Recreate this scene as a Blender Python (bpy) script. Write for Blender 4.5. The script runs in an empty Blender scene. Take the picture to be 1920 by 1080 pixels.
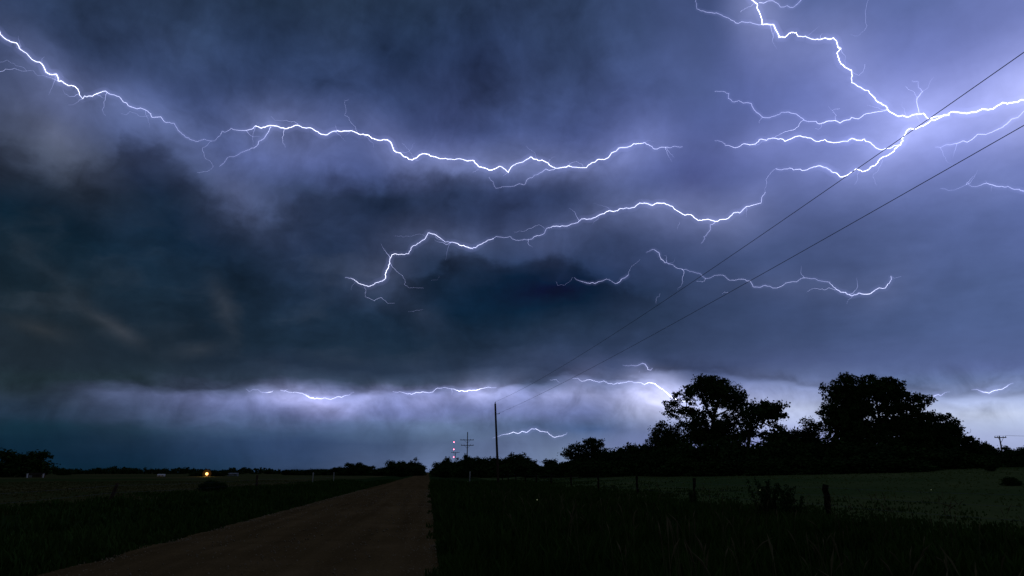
import bpy, math, random
import numpy as np
from mathutils import Vector

random.seed(7)
rng = np.random.default_rng(7)
SC = bpy.context.scene
COL = SC.collection
R = math.radians

# ------------------------------------------------------------------ camera
CAM_Z, PITCH, YAW, F = 1.7, R(15.1), R(6.75), 1280.0      # the road runs along +Y, the camera looks a little to its right
cam_d = bpy.data.cameras.new('camera')
cam = bpy.data.objects.new('camera', cam_d)
COL.objects.link(cam)
cam_d.sensor_width, cam_d.lens = 36.0, 24.0
cam_d.clip_start, cam_d.clip_end = 0.1, 60000.0
cam.location = (0, 0, CAM_Z)
cam.rotation_euler = (R(90) + PITCH, 0, -YAW)
SC.camera = cam

# measuring on the photograph (1920 x 1080): direction seen at a pixel, and back
def ray(px, py):
    u, v = px - 960.0, 540.0 - py
    fw = F * math.cos(PITCH) - v * math.sin(PITCH)
    up = F * math.sin(PITCH) + v * math.cos(PITCH)
    return np.array([u * math.cos(YAW) + fw * math.sin(YAW), fw * math.cos(YAW) - u * math.sin(YAW), up])
def azel(px, py):
    d = ray(px, py); d = d / np.linalg.norm(d)
    return math.atan2(d[0], d[1]), math.asin(d[2])
def at_dist(px, py, dist):                     # point at a horizontal distance
    d = ray(px, py)
    return np.array([0, 0, CAM_Z]) + d * (dist / math.hypot(d[0], d[1]))
def proj(az, el):
    d = np.array([math.cos(el) * math.sin(az), math.cos(el) * math.cos(az), math.sin(el)])
    r_ = d[0] * math.cos(YAW) - d[1] * math.sin(YAW)
    f_ = d[0] * math.sin(YAW) + d[1] * math.cos(YAW)
    dep = f_ * math.cos(PITCH) + d[2] * math.sin(PITCH)
    up = -f_ * math.sin(PITCH) + d[2] * math.cos(PITCH)
    return 960 + F * r_ / dep, 540 - F * up / dep

# ------------------------------------------------------------------ sky
GX = [0, 160, 320, 480, 640, 800, 960, 1120, 1280, 1440, 1600, 1760, 1920]
GY = [0, 90, 180, 270, 360, 450, 540, 630, 690, 722, 742, 775, 800, 835, 880]
G = '''47,62,97 44,60,92 42,58,88 40,57,85 38,54,78 42,58,88 46,62,96 54,70,110 66,80,128 84,98,156 92,108,170 95,110,172 108,120,185
60,74,116 52,68,106 50,66,102 48,66,104 44,60,92 46,62,98 50,66,106 60,76,120 72,86,136 92,104,168 104,116,186 116,128,200 136,146,218
62,74,108 62,76,122 66,82,130 60,76,122 56,74,118 50,64,104 56,70,112 66,80,130 78,92,146 94,106,172 106,118,192 128,138,215 170,176,240
42,52,72 50,62,88 66,80,124 76,90,144 78,90,146 72,84,138 70,84,136 82,94,154 92,104,170 98,110,180 108,120,196 118,130,208 110,124,196
22,40,58 22,40,62 34,52,80 56,68,102 48,64,100 48,64,102 56,70,114 64,78,126 74,88,142 86,98,158 88,102,164 86,102,162 96,112,176
22,40,56 20,40,60 20,40,62 28,46,74 42,56,90 46,60,96 52,66,106 58,72,114 62,76,120 68,84,132 74,90,140 80,98,152 90,106,166
24,40,54 22,40,56 24,42,62 26,44,66 36,52,82 32,50,78 26,46,72 32,50,78 46,62,98 58,74,116 66,82,128 74,92,140 82,100,154
30,40,52 30,42,54 26,42,60 24,42,62 22,42,62 26,46,68 30,48,72 36,54,82 48,64,98 58,74,114 66,82,126 74,92,140 82,100,152
30,42,54 30,42,56 30,44,60 34,48,70 34,48,72 38,54,80 46,60,90 56,70,108 68,82,126 76,90,136 84,98,150 88,104,156 94,108,164
31,42,55 34,44,60 42,52,74 58,66,98 58,68,102 62,72,108 76,86,130 98,106,160 112,118,178 92,104,156 96,110,162 102,116,168 112,126,180
34,44,62 56,62,92 88,92,142 118,120,178 126,128,192 124,126,190 130,134,198 138,142,206 156,158,220 122,130,190 130,138,200 128,138,196 140,150,208
32,46,72 48,58,92 76,84,130 104,108,166 108,112,174 116,122,186 118,124,188 116,124,190 168,172,224 166,170,218 172,176,218 174,178,220 182,187,226
17,42,66 24,46,72 46,62,96 66,82,126 72,88,134 80,96,144 92,106,160 94,108,168 136,142,208 150,156,216 160,166,222 166,172,224 176,184,230
10,36,57 14,39,62 24,46,74 42,64,102 50,70,110 66,84,126 88,104,154 106,120,176 112,124,188 130,138,204 142,150,212 154,162,218 166,176,224
9,36,55 12,39,60 18,44,68 34,57,88 60,78,116 88,104,150 104,120,172 126,142,190 120,130,184 134,142,198 146,154,206 156,165,212 165,175,216'''
def lin(c):
    c = np.asarray(c, float) / 255.0
    return np.where(c <= 0.04045, c / 12.92, ((c + 0.055) / 1.055) ** 2.4)
GS = np.array([[[float(k) for k in c.split(',')] for c in row.split()] for row in G.splitlines()])
GS[9:13, :, 1] += 5; GS[10:13, 9:] += (16, 16, 10); GS[12:15, 5:9] += (8, 8, 0)
GS[4:9, 0:6] -= (3, 1, 3)
GS[10:13, 11:] -= (12, 12, 8)
GS *= (.97, .978, .955)
GS[4:9, 0:6] += (2, 0, 1)
GS[9:13, 1:9] += (-1, 0, -2); GS[0:5, 7:11] += (-3, -2, -4)
GRID = lin(GS)
def sky_colour(px, py):
    px = min(max(px, 0), 1920); py = min(max(py, 0), 880)
    i = min(max(np.searchsorted(GX, px) - 1, 0), len(GX) - 2)
    j = min(max(np.searchsorted(GY, py) - 1, 0), len(GY) - 2)
    a = (px - GX[i]) / (GX[i + 1] - GX[i]); b = (py - GY[j]) / (GY[j + 1] - GY[j])
    return (1 - b) * ((1 - a) * GRID[j, i] + a * GRID[j, i + 1]) + b * ((1 - a) * GRID[j + 1, i] + a * GRID[j + 1, i + 1])

W = bpy.data.worlds.new('World'); SC.world = W; W.use_nodes = True
NT = W.node_tree; NT.nodes.clear()
def N(t, **k):
    n = NT.nodes.new(t)
    for a, b in k.items(): setattr(n, a, b)
    return n
def L(a, b): NT.links.new(a, b)
def put(sock, v):
    if isinstance(v, bpy.types.NodeSocket): L(v, sock)
    else: sock.default_value = v
def M(op, a, b=None, c=None, clamp=False):
    n = N('ShaderNodeMath', operation=op); n.use_clamp = clamp
    for s, v in zip(n.inputs, (a, b, c)):
        if v is not None: put(s, v)
    return n.outputs[0]
def V(op, a, b=None, c=None):
    n = N('ShaderNodeVectorMath', operation=op)
    for s, v in zip(n.inputs, (a, b, c)):
        if v is not None: put(s, v)
    return n.outputs['Value'] if op in ('LENGTH', 'DISTANCE', 'DOT_PRODUCT') else n.outputs[0]
def VS(a, s):
    n = N('ShaderNodeVectorMath', operation='SCALE'); put(n.inputs[0], a); put(n.inputs['Scale'], s); return n.outputs[0]
def MR(v, a, b, c=0.0, d=1.0, kind='SMOOTHSTEP'):
    n = N('ShaderNodeMapRange', interpolation_type=kind); put(n.inputs[0], v)
    for s, x in zip(n.inputs[1:5], (a, b, c, d)): put(s, x)
    return n.outputs[0]
def MIX(f, a, b):
    n = N('ShaderNodeMix', data_type='RGBA'); put(n.inputs[0], f); put(n.inputs[6], a); put(n.inputs[7], b); return n.outputs[2]
def NOISE(vec, scale, detail=4, rough=0.5, dist=0.0):
    n = N('ShaderNodeTexNoise'); put(n.inputs['Vector'], vec); n.inputs['Scale'].default_value = scale
    n.inputs['Detail'].default_value = detail; n.inputs['Roughness'].default_value = rough; n.inputs['Distortion'].default_value = dist
    return n
dirv = N('ShaderNodeTexCoord').outputs['Generated']
sep = N('ShaderNodeSeparateXYZ'); L(dirv, sep.inputs[0])
X, Y, Z = sep.outputs
az = M('SUBTRACT', M('ARCTAN2', X, Y), YAW)             # measured from the view direction
el = M('ARCSINE', Z)
# cloud-base coordinates: the deck foreshortens towards the horizon
comb = N('ShaderNodeCombineXYZ')
den = M('ADD', M('MAXIMUM', Z, 0.0), 0.22)
L(M('DIVIDE', X, den), comb.inputs[0]); L(M('DIVIDE', Y, den), comb.inputs[1])
deck = comb.outputs[0]
n1 = NOISE(deck, 2.2, 4, 0.5)
n2 = NOISE(deck, 7.0, 4, 0.55)
w1 = V('SUBTRACT', n1.outputs['Color'], (0.5, 0.5, 0.5))
w2 = V('SUBTRACT', n2.outputs['Color'], (0.5, 0.5, 0.5))
amp = M('MULTIPLY', MR(el, R(3.0), R(16.0), 0.020, 0.10, 'LINEAR'), MR(az, R(5), R(24), 1.0, 0.55))
pc = N('ShaderNodeCombineXYZ'); L(az, pc.inputs[0]); L(el, pc.inputs[1])
warp = VS(V('MULTIPLY_ADD', w2, (0.35, 0.35, 0), V('MULTIPLY', w1, (1.0, 0.8, 0))), amp)
pw = V('ADD', pc.outputs[0], warp)
sp = N('ShaderNodeSeparateXYZ'); L(pw, sp.inputs[0]); azw, elw, _ = sp.outputs
EL0, EL1 = R(-1.0), R(47.0)
tel = MR(elw, EL0, EL1, 0, 1, 'LINEAR')
AZS = [R(a) for a in (-43, -35, -29, -23, -17, -11, -5.5, 0, 5.5, 11, 17, 23, 29, 35, 43)]
ELS = [R(e) for e in (-1, 0.3, 1.2, 2.2, 3.0, 3.8, 4.6, 5.4, 6.2, 7.0, 8.2, 10, 12.5, 15, 17.5, 20, 22.5, 25, 27.5, 30, 32.5, 35, 38, 42, 47)]
def rampcol(a):
    n = N('ShaderNodeValToRGB'); L(tel, n.inputs[0]); cr = n.color_ramp; cr.interpolation = 'LINEAR'
    for k, e in enumerate(ELS):
        t = (e - EL0) / (EL1 - EL0)
        if k < 2: s = cr.elements[k]; s.position = t
        else: s = cr.elements.new(t)
    for k, e in enumerate(ELS):
        c = sky_colour(*proj(a + YAW, e))
        if e < -0.001: c = c * 0.25
        cr.elements[k].color = (*c, 1)
    return n.outputs[0]
cur = rampcol(AZS[0])
for a0, a1 in zip(AZS, AZS[1:]):
    cur = MIX(MR(azw, a0, a1), cur, rampcol(a1))
# the storm goes on, unseen, overhead and behind, raised to brighten the ground
side = MR(M('ABSOLUTE', az), R(46), R(95))
over = MR(el, R(46), R(75))
cur = MIX(M('MAXIMUM', side, over), cur, (0.045, 0.057, 0.082, 1))
# lit and shaded lumps of the cloud base: (px, py, rx, ry, tilt, r, g, b)
def to_ae(px, py):
    a, e = azel(px, py); return a - YAW, e
PX = 1 / 1330.0
def falloff(coord, px, py, rx, ry, tilt, kind='QUADRATIC_SPHERE'):
    a, e = to_ae(px, py); k = 1 / max(0.5, math.cos(e))
    m = N('ShaderNodeMapping', vector_type='TEXTURE'); L(coord, m.inputs[0])
    m.inputs[1].default_value = (a, e, 0); m.inputs[2].default_value = (0, 0, R(tilt)); m.inputs[3].default_value = (rx * PX * k, ry * PX * k, 1)
    g = N('ShaderNodeTexGradient', gradient_type=kind); L(m.outputs[0], g.inputs[0]); return g.outputs['Fac']
LUMPS = [
    (110, 250, 190, 90, -20, .030, .028, .030), (440, 360, 150, 70, -38, .020, .020, .034), (560, 285, 150, 60, 8, .018, .022, .05),
    (300, 205, 200, 110, -30, .004, .006, .016), (260, 330, 150, 60, -35, -.012, -.014, -.02), (40, 380, 190, 100, 0, -.004, -.005, -.008),
    (418, 572, 60, 22, -60, .016, .016, .017), (190, 600, 70, 20, -30, .014, .014, .015), (228, 622, 45, 16, -35, .014, .013, .014), (75, 618, 60, 18, -15, .012, .011, .010), (372, 655, 50, 18, 15, .012, .012, .012), (30, 560, 90, 30, -25, .003, .004, .005),
    (90, 510, 110, 30, -25, .006, .007, .009), (1050, 535, 200, 60, 3, -.016, -.022, -.035), (760, 400, 220, 40, -12, -.010, -.014, -.03), (860, 590, 240, 90, 0, -.006, -.008, -.012), (1010, 465, 120, 45, 0, .012, .012, .022), (790, 590, 80, 40, -30, .010, .010, .016),
    (720, 120, 240, 140, 0, -.010, -.014, -.03), (900, 110, 130, 120, 70, -.006, -.010, -.02), (640, 130, 100, 150, 20, .006, .008, .02), (1180, 250, 110, 130, 0, .02, .026, .075), (1310, 330, 110, 100, 0, -.02, -.03, -.06),
    (530, 748, 60, 22, 0, .10, .10, .17), (600, 758, 90, 24, -8, .14, .13, .20), (690, 748, 60, 26, 20, .08, .08, .13), (800, 752, 70, 22, 0, .08, .08, .14), (900, 742, 60, 22, 0, .16, .16, .24),
    (960, 735, 40, 30, 60, .06, .06, .10), (1040, 742, 70, 26, 10, .09, .09, .13), (1110, 740, 60, 26, -10, .10, .10, .14), (1180, 742, 60, 30, 0, .10, .10, .14), (1235, 748, 80, 50, 0, .32, .30, .34),
    (1080, 715, 60, 30, 30, .06, .06, .11), (1400, 770, 110, 60, 0, .10, .10, .14), (1860, 775, 140, 60, 0, .02, .02, .02), (1520, 730, 120, 40, 0, .05, .05, .08),
    (1060, 850, 90, 40, 0, .03, .05, .05), (1120, 805, 160, 22, 0, -.05, -.05, -.06), (1000, 800, 150, 22, 0, -.02, -.02, -.02),
]
ph = V('ADD', pc.outputs[0], VS(warp, 0.4))
tex = M('ADD', M('MULTIPLY', n2.outputs['Fac'], 0.45), M('MULTIPLY', n1.outputs['Fac'], 0.55))
for px, py, rx, ry, tilt, r_, g_, b_ in LUMPS:
    cur = V('MULTIPLY_ADD', falloff(ph, px, py, rx * 1.5, ry * 1.5, tilt), (r_ * 1.25, g_ * 1.25, b_ * 1.25), cur)
# glow around the channels, painted into the sky colour as soft ellipses
GLOW = [   # px, py, half length, half width, tilt, amount
    (40, 90, 90, 45, -38, .05), (110, 150, 80, 45, -38, .07), (205, 180, 90, 45, 0, .06), (280, 215, 90, 45, -25, .055), (350, 255, 90, 45, -35, .04),
    (470, 240, 80, 55, 0, .07), (520, 235, 80, 60, 0, .10), (600, 245, 90, 50, 0, .10), (735, 275, 95, 45, -32, .13), (830, 298, 105, 42, -5, .17), (945, 310, 105, 42, 0, .17), (1010, 300, 80, 45, 0, .11),
    (1090, 312, 95, 42, 0, .15), (1170, 285, 95, 60, 32, .16), (1235, 272, 80, 45, 0, .09),
    (1418, 8, 50, 50, 0, .30), (1440, 50, 80, 60, -60, .16), (1530, 72, 100, 55, 0, .14), (1590, 110, 90, 55, -70, .13), (1640, 180, 110, 60, -48, .15), (1720, 218, 120, 60, 0, .22), (1830, 205, 150, 70, 14, .22), (1930, 190, 150, 90, 14, .28),
    (1800, 225, 380, 220, 10, .09), (1700, 262, 110, 60, 45, .20), (1620, 310, 110, 50, 25, .13), (1530, 315, 110, 40, 0, .09), (1560, 258, 170, 40, -5, .09), (1430, 262, 100, 45, 5, .09), (1540, 225, 130, 60, 0, .07),
    (1240, 385, 130, 50, 5, .16), (1340, 410, 110, 50, -5, .16), (1410, 390, 90, 50, 30, .10), (1110, 405, 110, 40, 18, .08), (980, 435, 100, 35, 5, .03), (880, 458, 80, 40, 0, .06), (805, 440, 80, 50, 0, .07), (735, 490, 80, 60, 70, .06), (690, 530, 80, 50, 0, .05),
    (1570, 540, 130, 35, -10, .05), (1660, 535, 70, 40, 45, .05), (1440, 530, 130, 30, 0, .03), (1860, 350, 110, 40, 0, .06),
    (600, 742, 100, 22, -5, .18), (520, 735, 60, 18, 0, .10), (800, 735, 90, 18, 0, .12), (905, 730, 60, 26, 0, .30), (1170, 716, 110, 22, -5, .10), (1235, 730, 70, 34, -35, .40), (1010, 812, 80, 16, 0, .07), (1860, 732, 70, 18, 10, .10),
]
gl = 0.0
for px, py, hl, hw, tilt, amt in GLOW:
    gl = M('MULTIPLY_ADD', falloff(ph, px, py, hl * 1.6, hw * 1.6, tilt), amt, gl)
gl = M('MULTIPLY', M('MULTIPLY', gl, 0.78), MR(tex, 0.3, 0.7, 0.8, 1.2, 'LINEAR'))
cur = V('MULTIPLY_ADD', gl, (0.56, 0.60, 1.0), cur)
# lower edges of the cloud shelves: brighter on the lit side, darker just beneath
pl_ = V('MULTIPLY_ADD', w2, (0.5, 0.5, 0), V('MULTIPLY', w1, (0.35, 0.25, 0)))
pn = V('ADD', pc.outputs[0], VS(pl_, amp))
se = N('ShaderNodeSeparateXYZ'); L(pn, se.inputs[0])
n4 = NOISE(VS(pc.outputs[0], 1.0), 26.0, 5, 0.55, 0.5)          # cauliflower lumps of the far cloud
n5 = NOISE(V('MULTIPLY', pc.outputs[0], (1.0, 1.7, 1.0)), 9.0, 4, 0.5, 0.3)
puff = M('ADD', M('MULTIPLY', M('SUBTRACT', n4.outputs['Fac'], 0.5), 1.0), M('MULTIPLY', M('SUBTRACT', n5.outputs['Fac'], 0.5), 1.0))
A0, A1 = R(-48), R(48)
def edge(pts, ragged, sharp, broad, ups, downs):
    fc = N('ShaderNodeFloatCurve'); put(fc.inputs['Value'], MR(se.outputs[0], A0, A1, 0, 1, 'LINEAR'))
    c = fc.mapping.curves[0]; q = []
    for px, py in pts:
        a, e = to_ae(px, py); q.append(((a - A0) / (A1 - A0), (e + 0.05) / 0.9))
    q = [(0.0, q[0][1])] + q + [(1.0, q[-1][1])]
    while len(c.points) < len(q): c.points.new(0.5, 0.5)
    for pnt, (x, y) in zip(c.points, q): pnt.location = (x, y); pnt.handle_type = 'AUTO_CLAMPED'
    fc.mapping.update()
    d = M('SUBTRACT', M('MULTIPLY_ADD', puff, ragged, se.outputs[1]), M('SUBTRACT', M('MULTIPLY', fc.outputs[0], 0.9), 0.05))
    st_ = MR(d, -sharp, sharp); br = MR(d, -broad, broad)
    dif = M('SUBTRACT', st_, br)                                  # above the edge > 0, beneath < 0
    k = M('ADD', M('MULTIPLY', M('MAXIMUM', dif, 0.0), ups), M('MULTIPLY', M('MINIMUM', dif, 0.0), downs))
    return k, d
e1, _ = edge([(0, 285), (60, 302), (110, 320), (170, 318), (210, 285), (240, 245), (285, 262), (340, 322), (400, 378), (470, 412), (530, 398), (580, 350), (640, 328), (700, 340), (760, 322), (830, 328), (900, 338), (960, 350), (1010, 338), (1060, 328), (1150, 332), (1250, 300)], 0.038, R(1.35), R(7), .85, .62)
e2, _ = edge([(560, 700), (640, 640), (720, 560), (790, 530), (830, 505), (885, 480), (930, 500), (1000, 492), (1045, 488), (1080, 500), (1150, 525), (1220, 560), (1300, 640), (1350, 700)], 0.034, R(0.7), R(5), .8, .60)
fade1 = MR(az, R(-6), R(14), 1.0, 0.0)
fade2 = M('MULTIPLY', MR(az, R(-16), R(-6)), MR(az, R(8), R(14), 1.0, 0.0))
e3, d3 = edge([(0, 738), (80, 742), (150, 738), (230, 729), (300, 733), (400, 736), (470, 726), (560, 737), (620, 744), (700, 736), (740, 741), (800, 736), (870, 729), (920, 738), (960, 722), (1000, 720), (1040, 709), (1100, 712), (1150, 720), (1200, 706), (1260, 700), (1350, 700), (1450, 715), (1560, 728), (1680, 738), (1920, 742)], 0.022, R(0.36), R(1.7), -.85, -.55)
band = M('MULTIPLY', MR(el, R(2.2), R(4.2)), MR(el, R(6.2), R(8.2), 1.0, 0.0))
fade3 = MR(az, R(-36), R(-24), 0.25, 1.0)
shade = M('ADD', 1.0, M('MULTIPLY', e1, fade1)); shade = M('ADD', shade, M('MULTIPLY', e2, fade2)); shade = M('ADD', shade, M('MULTIPLY', e3, fade3))
shade = M('ADD', shade, M('MULTIPLY', M('MULTIPLY', puff, band), 1.1))
shade = M('ADD', shade, M('MULTIPLY', puff, M('MULTIPLY', MR(el, R(8), R(12)), MR(az, R(0), R(18), 0.62, 0.14))))
sm = N('ShaderNodeMapping'); L(pn, sm.inputs[0]); sm.inputs['Rotation'].default_value = (0, 0, R(32)); sm.inputs['Scale'].default_value = (1.0, 2.3, 1.0)
n6 = NOISE(sm.outputs[0], 8.0, 5, 0.5, 0.3)
folds = M('MULTIPLY', MR(n6.outputs['Fac'], 0.47, 0.72), M('MULTIPLY', M('MULTIPLY', MR(el, R(7), R(10)), MR(el, R(17), R(25), 1.0, 0.15)), MR(az, R(-14), R(2), 1.0, 0.2)))
hol = M('MULTIPLY', MR(n6.outputs['Fac'], 0.26, 0.52, 1.0, 0.0), M('MULTIPLY', MR(el, R(7), R(10)), MR(az, R(-2), R(20), 0.20, 0.03)))
shade = M('SUBTRACT', shade, hol)
n7 = NOISE(V('MULTIPLY', pn, (1.25, 1.0, 1.0)), 5.2, 6, 0.6, 0.6)
shade = M('MULTIPLY', shade, MR(n7.outputs['Fac'], 0.34, 0.66, MR(az, R(2), R(22), 0.76, 0.94), MR(az, R(2), R(22), 1.20, 1.05), 'LINEAR'))
cur = V('MULTIPLY_ADD', folds, (0.0085, 0.0095, 0.0120), cur)
cur = VS(cur, M('MAXIMUM', shade, 0.25))
# billow relief
n3 = NOISE(deck, 16.0, 3, 0.5)
rel = M('MULTIPLY', MR(tex, 0.3, 0.7, 0.90, 1.10, 'LINEAR'), MR(n3.outputs['Fac'], 0.3, 0.7, 0.97, 1.03, 'LINEAR'))
rel = M('MULTIPLY_ADD', M('SUBTRACT', rel, 1.0), MR(el, R(5), R(12), 0.25, 1.0), 1.0)
cur = VS(V('MAXIMUM', cur, (0.003, 0.006, 0.009)), rel)
# last daylight far behind the storm
SUN_EL, SUN_AZ = R(18.0), R(36.0)
st = N('ShaderNodeTexSky'); st.sky_type = 'NISHITA'; st.sun_disc = False; st.sun_elevation = R(-4.5); st.sun_rotation = SUN_AZ
cur = V('MULTIPLY_ADD', st.outputs[0], (0.02, 0.02, 0.02), cur)
bg = N('ShaderNodeBackground'); L(cur, bg.inputs['Color']); bg.inputs['Strength'].default_value = 1.0
wo = N('ShaderNodeOutputWorld'); L(bg.outputs[0], wo.inputs[0])
W.cycles.sampling_method = 'MANUAL'; W.cycles.sample_map_resolution = 512

# the flash from the bright channel at upper right, spread by cloud
sl = bpy.data.lights.new('flash', 'SUN'); sl.energy = 0.02; sl.angle = R(40); sl.color = (0.75, 0.8, 1.0)
so = bpy.data.objects.new('flash', sl); COL.objects.link(so)
so.rotation_euler = Vector((math.sin(SUN_AZ) * math.cos(SUN_EL), math.cos(SUN_AZ) * math.cos(SUN_EL), math.sin(SUN_EL))).to_track_quat('Z', 'Y').to_euler()

SC.view_settings.view_transform = 'Standard'; SC.view_settings.look = 'None'
SC.view_settings.exposure = 0; SC.view_settings.gamma = 1; SC.view_settings.use_curve_mapping = False
SC.render.engine = 'CYCLES'
cy = SC.cycles
cy.use_denoising = True; cy.max_bounces = 4; cy.diffuse_bounces = 2; cy.glossy_bounces = 1; cy.transmission_bounces = 2
cy.transparent_max_bounces = 48; cy.sample_clamp_indirect = 0.5; cy.volume_bounces = 0

# ------------------------------------------------------------------ helpers
def tag(o, label=None, cat=None, group=None, kind=None):
    if label: o['label'] = label
    if cat: o['category'] = cat
    if group: o['group'] = group
    if kind: o['kind'] = kind
    return o
def mesh_np(name, verts, faces, mat=None, smooth=False):
    verts = np.asarray(verts, np.float32); faces = np.asarray(faces, np.int32)
    me = bpy.data.meshes.new(name)
    me.vertices.add(len(verts)); me.vertices.foreach_set('co', verts.ravel())
    k = faces.shape[1]
    me.loops.add(faces.size); me.loops.foreach_set('vertex_index', faces.ravel())
    me.polygons.add(len(faces)); me.polygons.foreach_set('loop_start', np.arange(0, faces.size, k, dtype=np.int32))
    if smooth: me.polygons.foreach_set('use_smooth', np.ones(len(faces), bool))
    me.update(calc_edges=True)
    if mat: me.materials.append(mat)
    return me
def link(name, me, parent=None, loc=(0, 0, 0)):
    o = bpy.data.objects.new(name, me); COL.objects.link(o); o.location = loc
    if parent: o.parent = parent
    return o
def empty(name, loc, rz=0):
    o = bpy.data.objects.new(name, None); COL.objects.link(o); o.location = loc; o.rotation_euler = (0, 0, rz); o.empty_display_size = 0.2
    return o
class MB:
    def __init__(s): s.v = []; s.f = []; s.n = 0
    def add(s, v, f):
        s.v.append(np.asarray(v, float)); s.f.append(np.asarray(f, int) + s.n); s.n += len(v)
    def box(s, c, d, rz=0.0, rx=0.0):
        c = np.asarray(c, float); d = np.asarray(d, float) / 2
        p = np.array([[x, y, z] for z in (-1, 1) for y in (-1, 1) for x in (-1, 1)]) * d
        ca, sa = math.cos(rx), math.sin(rx); p = p @ np.array([[1, 0, 0], [0, ca, -sa], [0, sa, ca]]).T
        ca, sa = math.cos(rz), math.sin(rz); p = p @ np.array([[ca, -sa, 0], [sa, ca, 0], [0, 0, 1]]).T + c
        s.add(p, [[0, 2, 3, 1], [4, 5, 7, 6], [0, 1, 5, 4], [2, 6, 7, 3], [0, 4, 6, 2], [1, 3, 7, 5]])
    def tube(s, pts, rad, n=6):
        pts = np.asarray(pts, float); m = len(pts)
        rad = np.broadcast_to(np.asarray(rad, float), (m,))
        t = np.gradient(pts, axis=0); t /= np.maximum(np.linalg.norm(t, axis=1, keepdims=True), 1e-9)
        ref = np.array([0, 0, 1.0]) if abs(t[:, 2]).mean() < 0.8 else np.array([1.0, 0, 0])
        a = np.cross(t, ref); a /= np.maximum(np.linalg.norm(a, axis=1, keepdims=True), 1e-9); b = np.cross(t, a)
        ang = np.arange(n) * 2 * math.pi / n
        v = (pts[:, None] + rad[:, None, None] * (a[:, None] * np.cos(ang)[None, :, None] + b[:, None] * np.sin(ang)[None, :, None])).reshape(-1, 3)
        i = np.arange(m - 1)[:, None] * n; j = np.arange(n)[None]; k = (j + 1) % n
        f = np.stack([i + j, i + k, i + n + k, i + n + j], -1).reshape(-1, 4)
        v = np.vstack([v, pts[:1], pts[-1:]]); c0, c1 = m * n, m * n + 1; jj = np.arange(n); kk = (jj + 1) % n
        e0 = np.stack([kk, jj, np.full(n, c0), np.full(n, c0)], -1); e1 = np.stack([(m - 1) * n + jj, (m - 1) * n + kk, np.full(n, c1), np.full(n, c1)], -1)
        s.tri = True
        s.add(v, f); base = s.n - len(v)
        s.f.append(e0 + base); s.f.append(e1 + base)
    def mesh(s, name, mat, smooth=False):
        v = np.vstack(s.v); f = np.vstack(s.f)
        me = bpy.data.meshes.new(name)
        me.from_pydata(v.tolist(), [], [list(dict.fromkeys(q)) for q in f.tolist()])
        if smooth: me.polygons.foreach_set('use_smooth', np.ones(len(me.polygons), bool))
        me.materials.append(mat); me.update(); return me
    def build(s, name, mat, parent=None, loc=(0, 0, 0), smooth=False):
        return link(name, s.mesh(name, mat, smooth), parent, loc)

def mat_noise(name, c0, c1, scale=3.0, rough=0.9, bump=0.0, detail=6, bscale=None, c2=None, scale2=0.3):
    m = bpy.data.materials.new(name); m.use_nodes = True; t = m.node_tree; b = t.nodes['Principled BSDF']
    b.inputs['Roughness'].default_value = rough; b.inputs['Specular IOR Level'].default_value = 0.15 if rough < 0.75 else 0.0
    tc = t.nodes.new('ShaderNodeTexCoord')
    n = t.nodes.new('ShaderNodeTexNoise'); n.inputs['Scale'].default_value = scale; n.inputs['Detail'].default_value = detail; n.inputs['Roughness'].default_value = 0.65
    t.links.new(tc.outputs['Object'], n.inputs['Vector'])
    r = t.nodes.new('ShaderNodeValToRGB'); r.color_ramp.elements[0].position = 0.32; r.color_ramp.elements[1].position = 0.68
    r.color_ramp.elements[0].color = (*c0, 1); r.color_ramp.elements[1].color = (*c1, 1)
    t.links.new(n.outputs['Fac'], r.inputs[0]); out = r.outputs[0]
    if c2:
        q = t.nodes.new('ShaderNodeTexNoise'); q.inputs['Scale'].default_value = scale2; q.inputs['Detail'].default_value = 3
        t.links.new(tc.outputs['Object'], q.inputs['Vector'])
        mr = t.nodes.new('ShaderNodeMapRange'); mr.inputs[1].default_value = 0.42; mr.inputs[2].default_value = 0.62; t.links.new(q.outputs['Fac'], mr.inputs[0])
        mx = t.nodes.new('ShaderNodeMix'); mx.data_type = 'RGBA'; t.links.new(mr.outputs[0], mx.inputs[0]); t.links.new(out, mx.inputs[6]); mx.inputs[7].default_value = (*c2, 1); out = mx.outputs[2]
    t.links.new(out, b.inputs['Base Color'])
    if bump:
        q = t.nodes.new('ShaderNodeTexNoise'); q.inputs['Scale'].default_value = bscale or scale * 6; q.inputs['Detail'].default_value = 5
        t.links.new(tc.outputs['Object'], q.inputs['Vector'])
        bp = t.nodes.new('ShaderNodeBump'); bp.inputs['Strength'].default_value = bump; bp.inputs['Distance'].default_value = 0.03
        t.links.new(q.outputs['Fac'], bp.inputs['Height']); t.links.new(bp.outputs[0], b.inputs['Normal'])
    return m
def mat_emit(name, col, strength, sampling='NONE'):
    m = bpy.data.materials.new(name); m.use_nodes = True; t = m.node_tree; t.nodes.clear()
    e = t.nodes.new('ShaderNodeEmission'); e.inputs[0].default_value = (*col, 1); e.inputs[1].default_value = strength
    o = t.nodes.new('ShaderNodeOutputMaterial'); t.links.new(e.outputs[0], o.inputs[0]); m.cycles.emission_sampling = sampling
    return m
def mat_glow(name, col, strength):
    m = bpy.data.materials.new(name); m.use_nodes = True; t = m.node_tree; t.nodes.clear()
    e = t.nodes.new('ShaderNodeEmission'); e.inputs[0].default_value = (*col, 1); e.inputs[1].default_value = strength
    o = t.nodes.new('ShaderNodeOutputMaterial'); t.links.new(e.outputs[0], o.inputs['Volume']); m.cycles.emission_sampling = 'NONE'
    return m

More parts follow.
